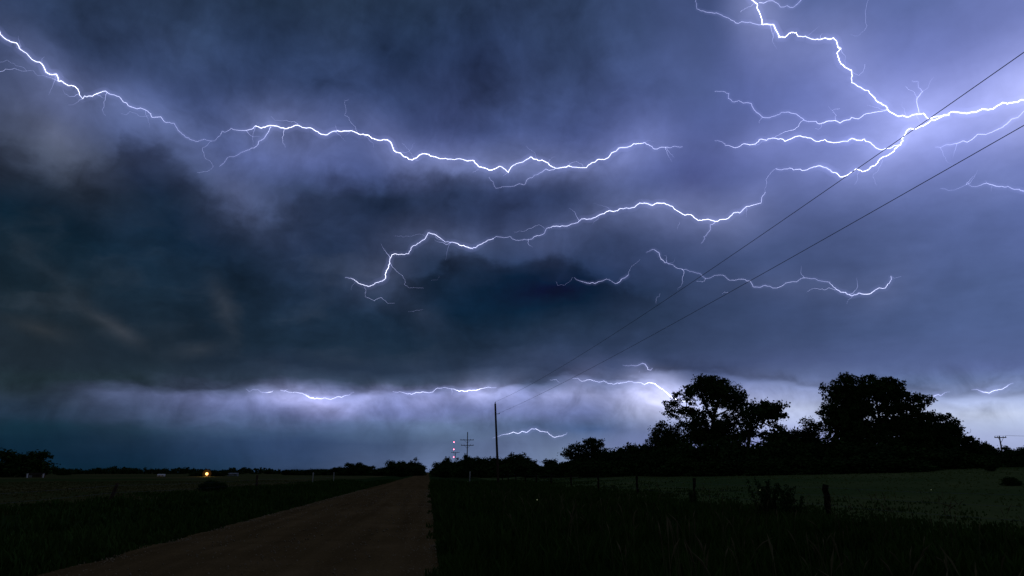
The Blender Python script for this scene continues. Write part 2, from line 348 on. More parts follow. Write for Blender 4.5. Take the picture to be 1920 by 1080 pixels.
ROAD = mat_noise('dirt_road', (.125, .078, .030), (.185, .115, .048), 0.8, 0.95, 0.5, 8, 14, c2=(.135, .084, .033), scale2=.25)
def road_wear(m):
    t = m.node_tree; b = t.nodes['Principled BSDF']; src = b.inputs['Base Color'].links[0].from_socket
    tc = t.nodes.new('ShaderNodeTexCoord'); mp = t.nodes.new('ShaderNodeMapping'); mp.inputs['Scale'].default_value = (1.0, .035, 1.0); t.links.new(tc.outputs['Object'], mp.inputs[0])
    n = t.nodes.new('ShaderNodeTexNoise'); n.inputs['Scale'].default_value = 1.6; n.inputs['Detail'].default_value = 4; t.links.new(mp.outputs[0], n.inputs['Vector'])
    q = t.nodes.new('ShaderNodeTexNoise'); q.inputs['Scale'].default_value = 22; q.inputs['Detail'].default_value = 3; t.links.new(tc.outputs['Object'], q.inputs['Vector'])
    a = t.nodes.new('ShaderNodeMapRange'); a.inputs[1].default_value = .3; a.inputs[2].default_value = .7; a.inputs[3].default_value = .72; a.inputs[4].default_value = 1.22; t.links.new(n.outputs['Fac'], a.inputs[0])
    c = t.nodes.new('ShaderNodeMapRange'); c.inputs[1].default_value = .3; c.inputs[2].default_value = .7; c.inputs[3].default_value = .78; c.inputs[4].default_value = 1.22; t.links.new(q.outputs['Fac'], c.inputs[0])
    k = t.nodes.new('ShaderNodeMath'); k.operation = 'MULTIPLY'; t.links.new(a.outputs[0], k.inputs[0]); t.links.new(c.outputs[0], k.inputs[1])
    v = t.nodes.new('ShaderNodeVectorMath'); v.operation = 'SCALE'; t.links.new(src, v.inputs[0]); t.links.new(k.outputs[0], v.inputs['Scale']); t.links.new(v.outputs[0], b.inputs['Base Color'])
road_wear(ROAD)
SOIL = mat_noise('verge_soil', (.018, .036, .010), (.038, .062, .018), 0.6, 1.0, 0.4, 8, 5)
PASTURE = mat_noise('mown_pasture', (.080, .108, .034), (.116, .138, .046), 0.25, 1.0, 0.3, 8, 4, c2=(.062, .098, .030), scale2=.05)
CROP = mat_noise('stubble_field', (.075, .072, .026), (.125, .108, .042), 0.2, 1.0, 0.3, 8, 3, c2=(.035, .060, .016), scale2=.02)
LEAF = mat_noise('oak_leaves', (.020, .046, .012), (.048, .090, .024), 0.6, 0.8)
LEAF2 = mat_noise('hedge_leaves', (.018, .040, .013), (.042, .080, .024), 0.5, 0.85)
LEAF3 = mat_noise('willow_leaves', (.030, .050, .026), (.060, .085, .045), 0.5, 0.85)
BARK = mat_noise('bark', (.018, .014, .010), (.05, .04, .03), 5.0, 0.95, 0.6)
GRASS = mat_noise('grass_blades', (.022, .052, .010), (.060, .105, .022), 0.35, 0.8)
STRAW = mat_noise('seed_stalks', (.09, .075, .035), (.16, .13, .07), 2.0, 0.8)
WOOD = mat_noise('weathered_wood', (.045, .030, .022), (.10, .068, .050), 6.0, 0.9, 0.4)
OLDPOST = mat_noise('old_cedar_post', (.010, .008, .006), (.030, .022, .016), 6.0, 0.95, 0.4)
PALEWOOD = mat_noise('pale_post', (.38, .36, .33), (.55, .52, .48), 6.0, 0.8)
STEEL = mat_noise('galvanised_steel', (.10, .10, .11), (.18, .18, .19), 4.0, 0.5)
WIRE = mat_noise('wire', (.10, .10, .115), (.16, .16, .18), 4.0, 0.5)
WHITE = mat_noise('white_metal_siding', (.62, .62, .60), (.75, .75, .73), 1.0, 0.6)
GREYROOF = mat_noise('grey_roof', (.20, .20, .20), (.30, .30, .30), 1.0, 0.6)
PORC = mat_noise('porcelain', (.10, .09, .09), (.16, .15, .14), 3.0, 0.3)
GLASS = mat_noise('dark_window', (.01, .012, .015), (.02, .022, .025), 1.0, 0.1)

# ------------------------------------------------------------------ terrain
def sst(a, b, x):
    t = np.clip((np.asarray(x, float) - a) / (b - a), 0, 1); return t * t * (3 - 2 * t)
def height(x, y):
    x = np.asarray(x, float); y = np.asarray(y, float)
    r = np.hypot(x, y); a = np.degrees(np.arctan2(x, np.maximum(y, 0.1)))
    h = sst(10, 34, x) * sst(22, 95, r) * 1.22
    h = h + sst(24, 43, a) * sst(45, 130, r) * 1.25
    ditch_r = -0.35 * np.exp(-((x - 6.5) / 2.6) ** 2); ditch_l = -0.55 * np.exp(-((x + 12.5) / 2.4) ** 2)
    h = h + (ditch_r + ditch_l)
    und = 0.10 * np.sin(x * 0.11 + 1.3) * np.sin(y * 0.07 + 0.4) + 0.05 * np.sin(x * .31 + y * .17)
    return h + und * sst(3.5, 12, np.abs(x + 3.1)) 
RL, RR = -6.65, 0.50
def axis_pts():
    xs = np.concatenate([-np.geomspace(26000, 60, 26), np.arange(-56, -18, 2.5), [-17.6], np.arange(-17, -6.8, 0.8), [RL - 0.15, RL + 0.12, -4.5, -2.5, -1, RR - 0.1, RR + 0.12],
                         np.arange(1.0, 15, 0.8), [15.4], np.arange(16, 60, 2.0), np.geomspace(62, 26000, 34)])
    ys = np.concatenate([np.arange(-40, 0, 5.0), np.arange(0, 60, 1.2), np.arange(60, 180, 4.0), np.geomspace(182, 30000, 40)])
    return np.unique(xs), np.unique(ys)
xs, ys = axis_pts()
XX, YY = np.meshgrid(xs, ys)
ZZ = height(XX, YY)
VV = np.stack([XX, YY, ZZ], -1).reshape(-1, 3)
nx = len(xs)
jj, ii = np.meshgrid(np.arange(len(ys) - 1), np.arange(nx - 1), indexing='ij')
FF = np.stack([jj * nx + ii, jj * nx + ii + 1, (jj + 1) * nx + ii + 1, (jj + 1) * nx + ii], -1).reshape(-1, 4)
cx = (xs[ii] + xs[ii + 1]).ravel() / 2
def sub(name, mask, mat):
    f = FF[mask]; u, inv = np.unique(f, return_inverse=True)
    o = link(name, mesh_np(name, VV[u], inv.reshape(-1, 4), mat, True)); return tag(o, kind='structure')
sub('ground', (cx > -17.6) & (cx < 13.0), SOIL)
sub('pasture', cx >= 13.0, PASTURE)
sub('stubble_field', cx <= -17.6, CROP)
# the road: crowned sheet over the ground with ragged edges
ry_ = np.concatenate([np.arange(-20, 90, 0.5), np.arange(90, 260, 3), np.geomspace(262, 2600, 40)])
rows = []; UU = np.r_[0, np.linspace(.04, .96, 23), 1]; NU = len(UU)
for y in ry_:
    jl = 0.16 * math.sin(y * 1.7) + 0.12 * math.sin(y * 4.3 + 1) + random.uniform(-.12, .12); jr = 0.12 * math.sin(y * 1.3 + 2) + 0.08 * math.sin(y * 3.9) + random.uniform(-.12, .12)
    row = []
    for u in UU:
        x = RL + jl + (RR + jr - RL - jl) * u
        z = float(height(x, y)) + 0.02 + 0.07 * (1 - (2 * u - 1) ** 2) - (0.035 + .012 * math.sin(y * .7)) * (math.exp(-((u - .27 - .012 * math.sin(y * .21)) / .05) ** 2) + math.exp(-((u - .5 - .012 * math.sin(y * .21)) / .05) ** 2) + .8 * math.exp(-((u - .76 + .01 * math.sin(y * .17)) / .06) ** 2)) + .008 * math.sin(y * 2.9 + u * 21) * math.sin(u * 37 + y)
        row.append((x, y, max(z, 0.015) if 0 < u < 1 else float(height(x, y)) - .02))
    rows.append(row)
rv = np.array(rows).reshape(-1, 3); a, b = np.meshgrid(np.arange(len(ry_) - 1), np.arange(NU - 1), indexing='ij')
rf = np.stack([a * NU + b, a * NU + b + 1, (a + 1) * NU + b + 1, (a + 1) * NU + b], -1).reshape(-1, 4)
tag(link('road', mesh_np('road', rv, rf, ROAD, True)), kind='structure')

# ------------------------------------------------------------------ lightning
def crop(s):                                   # points as "x,y x,y"
    return [tuple(float(k) for k in q.split(',')) for q in s.split()]
def T(s, ox, oy, k): return [(x / k + ox, y / k + oy) for x, y in crop(s)]
c1 = lambda s: T(s, 0, 0, 3); c2 = lambda s: T(s, 640, 0, 3); c3 = lambda s: T(s, 1280, 0, 3)
c5 = lambda s: T(s, 640, 360, 3); c6 = lambda s: T(s, 1280, 360, 3)
cG = lambda s: T(s, 440, 640, 4.154); cH = lambda s: T(s, 1000, 640, 4.154); cI = lambda s: T(s, 1460, 640, 4.154); cJ = lambda s: T(s, 720, 740, 6)
def jag(p, k=0.09, lv=1):
    p = [np.array(q, float) for q in p]
    for _ in range(lv):
        o = [p[0]]
        for a, b in zip(p, p[1:]):
            d = b - a; n = np.array([-d[1], d[0]]); o += [a + d * random.uniform(.4, .6) + n * random.gauss(0, k), b]
        p = o
    return np.array(p)
def mat_bolt(name, cold, hot, strength):
    m = bpy.data.materials.new(name); m.use_nodes = True; t = m.node_tree; t.nodes.clear()
    at = t.nodes.new('ShaderNodeAttribute'); at.attribute_name = 'current'
    mx = t.nodes.new('ShaderNodeMix'); mx.data_type = 'RGBA'; t.links.new(at.outputs['Fac'], mx.inputs[0]); mx.inputs[6].default_value = (*cold, 1); mx.inputs[7].default_value = (*hot, 1)
    mu = t.nodes.new('ShaderNodeMath'); mu.operation = 'MULTIPLY'; t.links.new(at.outputs['Fac'], mu.inputs[0]); mu.inputs[1].default_value = strength
    e = t.nodes.new('ShaderNodeEmission'); t.links.new(mx.outputs[2], e.inputs[0]); t.links.new(mu.outputs[0], e.inputs[1])
    tr = t.nodes.new('ShaderNodeBsdfTransparent'); ad = t.nodes.new('ShaderNodeAddShader'); t.links.new(e.outputs[0], ad.inputs[0]); t.links.new(tr.outputs[0], ad.inputs[1])
    o = t.nodes.new('ShaderNodeOutputMaterial'); t.links.new(ad.outputs[0], o.inputs[0]); m.cycles.emission_sampling = 'NONE'
    return m
PLASMA = mat_bolt('lightning_plasma', (0.42, 0.47, 1.0), (0.84, 0.87, 1.0), 2.1)
CORE, DIM, FAINT = 1.0, 0.82, 0.68
def hair(p, n, g, ln=(14, 48)):
    """fine side branches leaving a channel"""
    out = []
    for _ in range(n):
        i = int(g.integers(1, len(p) - 1)); d = p[min(i + 1, len(p) - 1)] - p[i - 1]; a = math.atan2(d[1], d[0]) + g.choice([-1, 1]) * g.uniform(.5, 1.3)
        q = [p[i]]; L_ = g.uniform(*ln); k = int(g.integers(3, 6))
        for _s in range(k):
            a += g.normal() * .45; q.append(q[-1] + L_ / k * np.array([math.cos(a), math.sin(a)]))
        out.append(np.array(q))
    return out
def to3d(p, Rm, seed):
    w = np.cumsum(np.r_[0, np.hypot(*np.diff(p, axis=0).T)])
    dist = Rm * (1 + 0.05 * np.sin(w * 0.011 + seed) + 0.015 * np.sin(w * 0.05 + 2 * seed))
    return np.array([at_dist(x, y, d) for (x, y), d in zip(p, dist)]), np.array([np.linalg.norm(ray(x, y)) / math.hypot(*ray(x, y)[:2]) * d for (x, y), d in zip(p, dist)])
def widths(n, ws):
    return np.interp(np.linspace(0, 1, n), np.linspace(0, 1, len(ws)), ws)
def charge(o, cur_):
    me = o.data; n = len(cur_); k = (len(me.vertices) - 2) // n
    a = me.attributes.new('current', 'FLOAT', 'POINT'); v = np.r_[np.repeat(cur_, k), cur_[0], cur_[-1]].astype(np.float32); a.data.foreach_set('value', v)
def bolt(label, Rm, channels, branches, seed=1.0, group=None):
    """channels, branches: (points, widths along it in photo pixels, material)"""
    root = None; halo_in, halo_out = MB(), MB()
    first = to3d(np.array(channels[0][0][:1]), Rm, seed)[0][0]
    root = empty('lightning_bolt', first); tag(root, label, 'lightning', group)
    off = -first; keep = {'channel': [], 'branch': []}; g = np.random.default_rng(int(seed * 100))
    for kind, lst in (('channel', channels), ('branch', branches)):
        for pts, ws, mt in lst:
            p = jag(pts, .08 if kind == 'channel' else .10, 2); keep[kind].append(p)
            q, d = to3d(p, Rm, seed)
            w = widths(len(p), ws)
            surge = np.clip(np.interp(np.arange(len(p)), np.arange(0, len(p) + 6, 6), g.normal(1, .27, len(np.arange(0, len(p) + 6, 6)))), .62, 1.5)
            cur_ = np.clip(mt * (w / 3.0) ** 1.15 * surge, .04, 1.6)
            m = MB(); m.tube(q + off, np.maximum(w, 1.0) ** .85 * .105 / F * d, 5); charge(m.build(kind, PLASMA, root), cur_)
            if max(ws) >= 1.7:
                s = np.minimum(1, w / 2.6)
                halo_in.tube(q + off, 2.8 * s / F * d, 8); halo_out.tube(q + off, 8.5 * s / F * d, 8)
    for p in keep['channel']:
        span_ = np.hypot(*(p[-1] - p[0]))
        for h in hair(p, int(span_ / (75 if Rm < 6000 else 110)), g, (14, 48) if Rm < 6000 else (4, 12)):
            q, d = to3d(jag(h, .10, 1), Rm, seed); m = MB(); m.tube(q + off, np.linspace(.20, .13, len(q)) / F * d, 4)
            charge(m.build('hair_branch', PLASMA, root), np.linspace(.30, .05, len(q)) * g.uniform(.4, 1.3))
    if halo_in.n:
        mpp = Rm / F
        lo = halo_in.build('inner_glow', mat_glow('inner_glow_air', (0.50, 0.54, 1.0), 0.10 / (2 * 2.8 * mpp)), root)  # halo put in as emissive volume tubes wrapped around the channels
        hi = halo_out.build('outer_glow', mat_glow('outer_glow_air', (0.40, 0.44, 1.0), 0.05 / (2 * 8.5 * mpp)), root)
    return root

A_main = c1('-30,165 0,180 25,215 70,237 95,243 108,272 150,300 225,350 258,405 285,419 318,417 327,455 355,462 385,482 420,485 437,500 448,535 465,555 475,540 520,541 583,513 620,530 670,543 722,595 770,612 830,625 855,660 905,657 950,688 980,693 1000,730 1025,755 1060,775 1102,796 1150,783 1190,793')
A_link = c1('1190,793 1235,765 1250,738 1270,742 1300,722 1340,733 1385,733 1415,727 1437,708')
A_two = c1('1437,708 1468,721 1500,710 1560,710 1605,724 1640,715 1685,708 1750,720 1790,742 1832,759 1860,745 1900,735') + c2('0,740 40,737 75,742 100,755 150,760 170,778 205,788 240,785 278,800 295,845 330,860 370,885 400,900 440,872 468,865 500,877 530,882 570,893 620,895 665,893 700,902 745,902 770,935 800,943 858,952 885,937 905,940 940,970 955,940 985,920 1020,912 1065,882 1085,895 1130,900 1160,915 1185,938 1207,946 1255,940 1280,932 1300,940 1380,943 1410,915 1480,897 1520,860 1560,833 1610,828 1645,808 1680,808 1705,802 1730,815 1760,838 1800,828 1840,830 1870,823 1920,825')
bolt('long jagged lightning bolt crossing the upper left of the sky', 2600,
     [(A_main, (2.4, 2.8, 2.6, 2.0, 1.5, .9), CORE), (A_link, (.7, 1.2, 2.2), CORE), (A_two, (3.0, 3.2, 3.4, 3.4, 3.2, 3.2, 2.8, 2.6, 1.0), CORE)],
     [(c1('0,403 60,390 110,395 150,400 200,415 260,430 325,455'), (1.3, 1.2, .9, .8, 1.1), DIM), (c1('0,350 40,337 90,370 150,400'), (.8, 1.0, .8), FAINT), (c1('465,555 435,575 385,590'), (1.2, .8), FAINT),
      (c1('1525,712 1500,755 1455,795 1440,825 1390,845 1330,875 1280,885 1235,935'), (1.9, 1.6, 1.1, .8), DIM), (c1('1600,724 1588,770 1590,800 1603,830'), (1.6, 1.3, .9), DIM),
      (c1('1190,793 1140,830 1150,885 1200,935 1150,965 1110,970'), (.9, .9, .7), FAINT), (c1('1685,708 1620,682 1580,680 1525,655'), (1.3, 1.0, .7), FAINT), (c2('90,742 55,690 20,650 22,600 20,565 40,560'), (1.2, 1.0, .8), FAINT),
      (c2('1207,946 1190,955 1150,950 1085,985 1060,1000 1030,1040 920,1050 870,1060 830,995'), (1.7, 1.3, 1.0, .7), DIM), (c2('1100,890 1090,860 1040,820'), (.9, .6), FAINT), (c2('1275,905 1285,930'), (.9, .8), FAINT),
      (c2('1280,932 1295,915 1330,912 1360,935'), (1.1, 1.0), DIM), (c1('1885,705 1900,735'), (.8, .9), FAINT), (c2('410,885 380,840 340,805'), (.9, .6), FAINT), (c2('770,950 740,968'), (.8, .7), FAINT), (c2('940,970 910,990'), (1.2, .8), FAINT), (c1('680,640 715,643 730,628 770,640 800,655 835,650'), (.6, .8, .8), FAINT), (c1('240,370 235,335 250,320'), (.8, .6), FAINT), (c1('108,272 92,268 95,255'), (.8, .6), FAINT)], 1.0)
B_main = c3('360,-40 380,-10 420,22 432,70 447,138 510,138 525,170 542,210 580,207 612,182 640,183 650,205 690,203 740,222 775,222 800,214 848,213 868,240 875,268 890,273 868,300 880,340 910,375 950,395 955,425 950,465 1000,490 1045,510 1080,550 1115,580 1150,605 1160,625 1215,655 1260,658 1300,645 1355,638 1380,668 1430,655 1480,650 1520,628 1600,638 1650,630 1720,617 1770,595 1800,577 1850,578 1920,562 2010,540')
B_low = c3('1500,645 1440,665 1400,675 1340,710 1280,722 1245,765 1225,815 1190,850 1140,880 1105,900 1085,930 1050,950 1010,965 975,950 945,970 915,990 885,995 845,970 825,955 790,940 755,935 720,945 700,955 650,952 600,945 560,955 525,948')
B_mid = c3('1215,815 1165,835 1130,842 1085,830 1060,805 1030,795 1022,782 1010,790 950,778 930,795 860,802 800,785 750,795 700,775 665,765 630,770 575,795 540,783 495,780 440,782 410,810 355,810 310,828 240,818 210,795 180,790')
bolt('brightest branching lightning bolt spreading across the upper right sky', 1700,
     [(B_main, (4.4, 3.6, 3.4, 3.4, 3.6, 3.6, 4.2, 5.4, 6.0), CORE)],
     [(B_low, (4.6, 4.0, 3.2, 3.0, 2.8, 2.0, 1.4), CORE), (B_mid, (2.8, 2.6, 2.8, 2.6, 2.4, 1.8, .9), CORE),
      (c3('1150,618 1090,630 1020,645 950,660 885,692 830,680 785,692 750,683 680,675'), (2.0, 1.8, 1.8, 1.6), CORE), (c3('680,675 650,650 595,630 555,632 520,652 450,660 400,615 340,580 315,565 280,572 260,525 230,515 180,515'), (1.7, 1.5, 1.5, 1.3, .9), DIM),
      (c3('450,660 430,692'), (1.2, .9), DIM), (c3('675,678 640,718 590,738 540,760 495,780 400,820'), (1.4, 1.5, 1.2, .8), DIM), (c3('447,138 380,125 330,122 300,130 240,95 190,72 130,68 80,50 75,-5'), (1.8, 1.6, 1.4, 1.3, 1.2), DIM),
      (c3('420,22 360,45 330,60 328,68'), (1.6, 1.2), DIM), (c3('430,15 480,5 550,40 620,42 670,-5'), (1.8, 1.4, 1.3), DIM), (c3('1330,635 1318,555 1350,515 1325,490 1325,460 1290,455'), (1.8, 1.4, 1.0, .8), DIM), (c3('1318,555 1290,510 1255,485'), (1.1, .8), DIM), (c3('1350,515 1385,480 1410,435'), (.9, .6), FAINT),
      (c3('955,400 990,425 1015,400 1025,360'), (1.2, 1.0, .8), DIM), (c3('860,680 865,650 845,620 885,610'), (1.4, 1.2, .9), DIM), (c3('845,625 820,598'), (1.0, .7), DIM), (c3('1045,-5 1030,100 1030,160 990,200 945,195'), (.8, .8, .6), FAINT), (c3('1125,900 1100,960 1070,990 1090,1040'), (1.0, .7), FAINT), (c3('525,948 490,980 470,1040 465,1080'), (1.2, .9), DIM), (c3('1150,615 1100,605 1035,590'), (1.2, .8), DIM), (c3('785,692 780,715 745,722'), (1.0, .8), DIM), (c3('525,170 508,200 505,220'), (1.0, .7), DIM), (c3('995,965 985,1010 965,1040'), (.8, .6), FAINT)], 2.2)
C_main = c6('465,0 445,30 440,62 390,75 340,98 320,118 285,118 260,145 215,155 195,165 150,155 105,160 70,148 45,127 0,125') + c5('1880,100 1860,80 1815,62 1780,62 1750,75 1705,62 1660,75 1630,90 1570,92 1530,110 1505,105 1480,122 1440,135 1405,152 1350,152 1330,172 1295,180 1270,192 1230,195 1190,192')
C_mid = c5('1190,192 1155,205 1130,240 1100,245 1070,265 1030,265 1010,270 950,250 870,250 855,262')
C_two = c5('855,262 800,285 770,300 737,318 700,308 655,290 610,283 560,262 525,238 488,230 470,265 440,285 400,305 378,347 320,352 287,352 275,372 273,400 255,440 245,490 215,505 180,522 150,532 115,520 80,500 55,485 20,482')
bolt('winding lightning bolt in the middle of the sky, drooping to a hooked left end', 2200,
     [(C_main, (1.3, 2.4, 2.8, 3.2, 2.8, 2.4, 2.0), CORE), (C_mid, (1.9, 1.4, .8, 1.3), CORE), (C_two, (1.8, 2.6, 2.0, 2.6, 2.0, 2.4, 2.6, 2.2, .9), CORE)],
     [(c5('273,400 310,445 345,470 355,520 385,540 465,540'), (1.3, 1.1, .9, .7), DIM), (c5('130,535 135,590 185,612 225,592 255,620 300,625'), (.9, 1.2, .9), DIM), (c5('470,247 400,247 350,255 300,247'), (.9, .6), FAINT), (c5('1145,205 1110,185 1065,205 1030,220 970,225'), (1.0, 1.0, .6), DIM),
      (c6('195,165 155,185 150,220 120,250 105,290'), (1.8, 1.2, .7), DIM), (c5('375,672 410,670 440,665 460,660'), (.4, .7, .3), FAINT), (c5('505,500 540,495 550,470'), (.4, .3), FAINT), (c5('80,505 55,550'), (.8, .5), FAINT), (c5('1905,170 1890,210'), (.8, .6), FAINT), (c5('525,238 545,265 580,275'), (1.2, .8), DIM)], 3.1)
D_main = c5('1795,370 1820,398 1850,405 1910,432') + c6('0,437 40,447 95,458 125,485 200,468 245,482 290,497 350,492 380,500 395,532 440,535 490,530 530,540 580,512 640,505 665,487 710,485 760,497 825,507 850,535 880,555 925,575 965,578 990,568 1020,575 1060,570 1085,550 1140,540 1160,515 1175,490 1172,472')
bolt('thin lightning bolt arching above the oaks, curling up at its right end', 3200,
     [(D_main, (1.4, .9, 1.1, 1.1, 1.2, 1.2, 1.1, 1.3, 1.9, 2.2, 2.0, 1.4), CORE)],
     [(c5('1795,370 1785,340 1752,322 1715,343'), (1.7, 1.6, .7), DIM), (c5('1680,380 1630,420 1615,465'), (.5, .7, 1.2), FAINT), (c5('1615,465 1575,490 1540,515 1490,490 1425,515 1360,505 1310,480'), (1.7, 1.5, .9, 1.5, 1.4, .6), DIM), (c5('1300,480 1255,525 1215,525 1210,505'), (.7, .8, .6), FAINT),
      (c6('875,548 800,552 740,542 700,560'), (1.2, 1.1, .6), DIM), (c6('130,485 110,507 75,500'), (1.0, .8), DIM), (c6('1172,478 1190,485 1230,475'), (1.0, .5), FAINT), (c6('220,575 235,562 255,565'), (.7, 1.0), FAINT), (c6('960,580 930,605 925,630'), (.8, .6), FAINT), (c5('1795,570 1770,600 1770,630'), (.6, .9, .6), FAINT)], 4.3)
bolt('slender lightning bolt slanting below the brightest bolt between the two power lines', 2000,
     [(c3('1960,600 1920,625 1850,670 1800,715 1720,750 1660,755 1600,800 1530,808 1450,830 1420,828'), (1.6, 1.8, 1.7, 1.5, .8), DIM)], [], 5.0)
bolt('faint wavy lightning bolt reaching in from the right edge below the power lines', 2800,
     [(c3('1450,1060 1560,1055 1605,1033 1650,1050 1710,1030 1780,1050 1830,1048 1880,1065 1920,1075 1980,1080'), (.6, 1.1, 1.6, 1.7, 1.8), DIM)], [(c3('1710,1030 1700,1015'), (.9, .5), FAINT), (c3('1740,1045 1735,1075'), (.7, .5), FAINT)], 0.4)
bolt('low bolt dipping through the cloud band above the farm light', 9000,
     [(cG('355,380 410,392 500,402 545,415 580,435 620,447 700,440 800,432 860,422 930,395'), (1.4, 1.2, 2.2, 3.0, 2.4, 2.0, .6), CORE)], [(cG('90,370 180,375 240,400 280,395 300,385'), (.7, 1.0, 2.2, .9), CORE)], 1.4)
bolt('low lightning bolt glowing in the cloud band directly above the tall leaning pole', 8500,
     [(cG('1230,390 1300,395 1360,408 1440,400 1475,395 1520,400 1560,378 1610,365 1710,372 1755,388 1830,380 1880,382 1911,370 2040,360'), (.8, 1.8, 2.0, 1.8, 1.4, 2.8, 3.2, 1.0), CORE)], [], 2.4)
bolt('bright low bolt running down behind the left side of the taller oak', 7000,
     [(cH('305,290 360,300 440,298 480,310 550,308 585,328 620,335 680,325 740,312 800,322 865,337 910,322 950,332 1000,370 1040,400 1080,440 1150,465 1230,470'), (.7, 1.6, 1.4, 2.0, 1.8, 2.4, 3.6, 4.6, 4.0), CORE)], [(cH('130,300 180,298 210,320'), (1.0, 1.4, .7), DIM)], 3.4)
bolt('small isolated lightning streak just right of the tall leaning pole, under the cloud band', 9500,
     [(cJ('1220,490 1290,468 1370,445 1450,422 1505,437 1555,413 1610,422 1680,385 1710,382') + cH('20,682 55,702 110,707 165,748 215,738 250,727 265,710'), (.6, 1.8, 2.0, 2.0, 1.9, 1.8, .7), CORE)], [], 4.4)
bolt('tiny curled lightning streak in dark cloud above the low bolt behind the oak', 8000,
     [(cH('695,185 740,192 830,180 850,170 880,190 890,215 915,225 930,208'), (.7, 1.2, 1.5, 1.9, 1.0), DIM)], [(cH('845,172 870,175 885,205'), (1.0, .8), DIM), (cH('825,230 820,250'), (.7, .5), FAINT)], 5.4)
bolt('short upturned lightning streak low in the sky above the crossarm pole on the right', 7500,
     [(cI('1500,378 1580,390 1640,403 1700,380 1760,360 1790,340 1830,325'), (.6, 2.4, 2.6, 2.0, .8), DIM)], [], 6.0)
bolt('short lightning streak touching the right side of the broad oak crown', 7600,
     [(cI('1200,425 1220,422 1275,415 1295,397 1335,393'), (2.0, 2.2, 1.4, .6), DIM)], [], 6.6)

# ------------------------------------------------------------------ trees
def quads(cent, size, seed, flat=0.35):
    g = np.random.default_rng(seed); n = len(cent)
    a = g.normal(size=(n, 3)); a /= np.linalg.norm(a, axis=1, keepdims=True)
    b = g.normal(size=(n, 3)); b -= a * (a * b).sum(1, keepdims=True); b /= np.linalg.norm(b, axis=1, keepdims=True)
    s = (size * g.uniform(.6, 1.4, n))[:, None]
    v = np.stack([cent - a * s, cent + b * s * .62, cent + a * s, cent - b * s * .62], 1).reshape(-1, 3)
    return v, np.arange(4 * n).reshape(-1, 4)
def foliage(lobes, dens, leaf, per=14, clump=0.42, seed=1):
    """lobes: centre(3), radii(3), fill; leaf sprays gathered in clumps through each lobe"""
    g = np.random.default_rng(seed); out = []
    for c, r, fill in lobes:
        c = np.array(c); r = np.array(r); n = max(3, int(dens * fill * (r[0] * r[2] + r[0] * r[1]) * 2.2))
        d = g.normal(size=(n, 3)); d /= np.linalg.norm(d, axis=1, keepdims=True)
        rad = g.uniform(0.05, 1.0, n) ** 0.42 * (1 + .16 * g.normal(size=n))
        cc = c + d * rad[:, None] * r
        cl = clump * g.uniform(.55, 1.35, n)
        p = cc[:, None] + g.normal(size=(n, per, 3)) * (cl[:, None, None] * np.array([.55, .55, .42]))
        out.append(p.reshape(-1, 3))
    p = np.vstack(out); p = p[p[:, 2] > 0.05]
    return quads(p, leaf, seed + 5)
def limb(m, p0, p1, r0, r1, bend=.12, n=7, seed=0):
    g = np.random.default_rng(seed); p0 = np.array(p0, float); p1 = np.array(p1, float); t = np.linspace(0, 1, n)[:, None]
    ln = np.linalg.norm(p1 - p0); o = g.normal(size=3) * ln * bend; w = g.normal(size=(n, 3)) * ln * .018; w[0] = 0; w[-1] = 0
    p = p0 + (p1 - p0) * t + np.sin(t * math.pi) * o + w
    m.tube(p, np.linspace(r0, r1, n), 7); return p
def tree_obj(name, loc, trunk_me, crown_me, rz=0, sc=1.0):
    root = empty(name, loc, rz); root.scale = (sc,) * 3 if np.isscalar(sc) else sc
    if trunk_me: link('trunk', trunk_me, root)
    link('crown', crown_me, root); return root
def ground_at(px, dist):
    d = ray(px, 886); k = dist / math.hypot(d[0], d[1]); x, y = d[0] * k, d[1] * k
    return np.array([x, y, float(height(x, y))])
def view_rz(px=0):                             # turn so that local +X runs to the right as seen from the road
    return -YAW
def m_per_px(px, dist):                        # metres per photo pixel on something standing there
    return dist * math.cos(azel(px, 886)[0] - YAW) / 1326.0

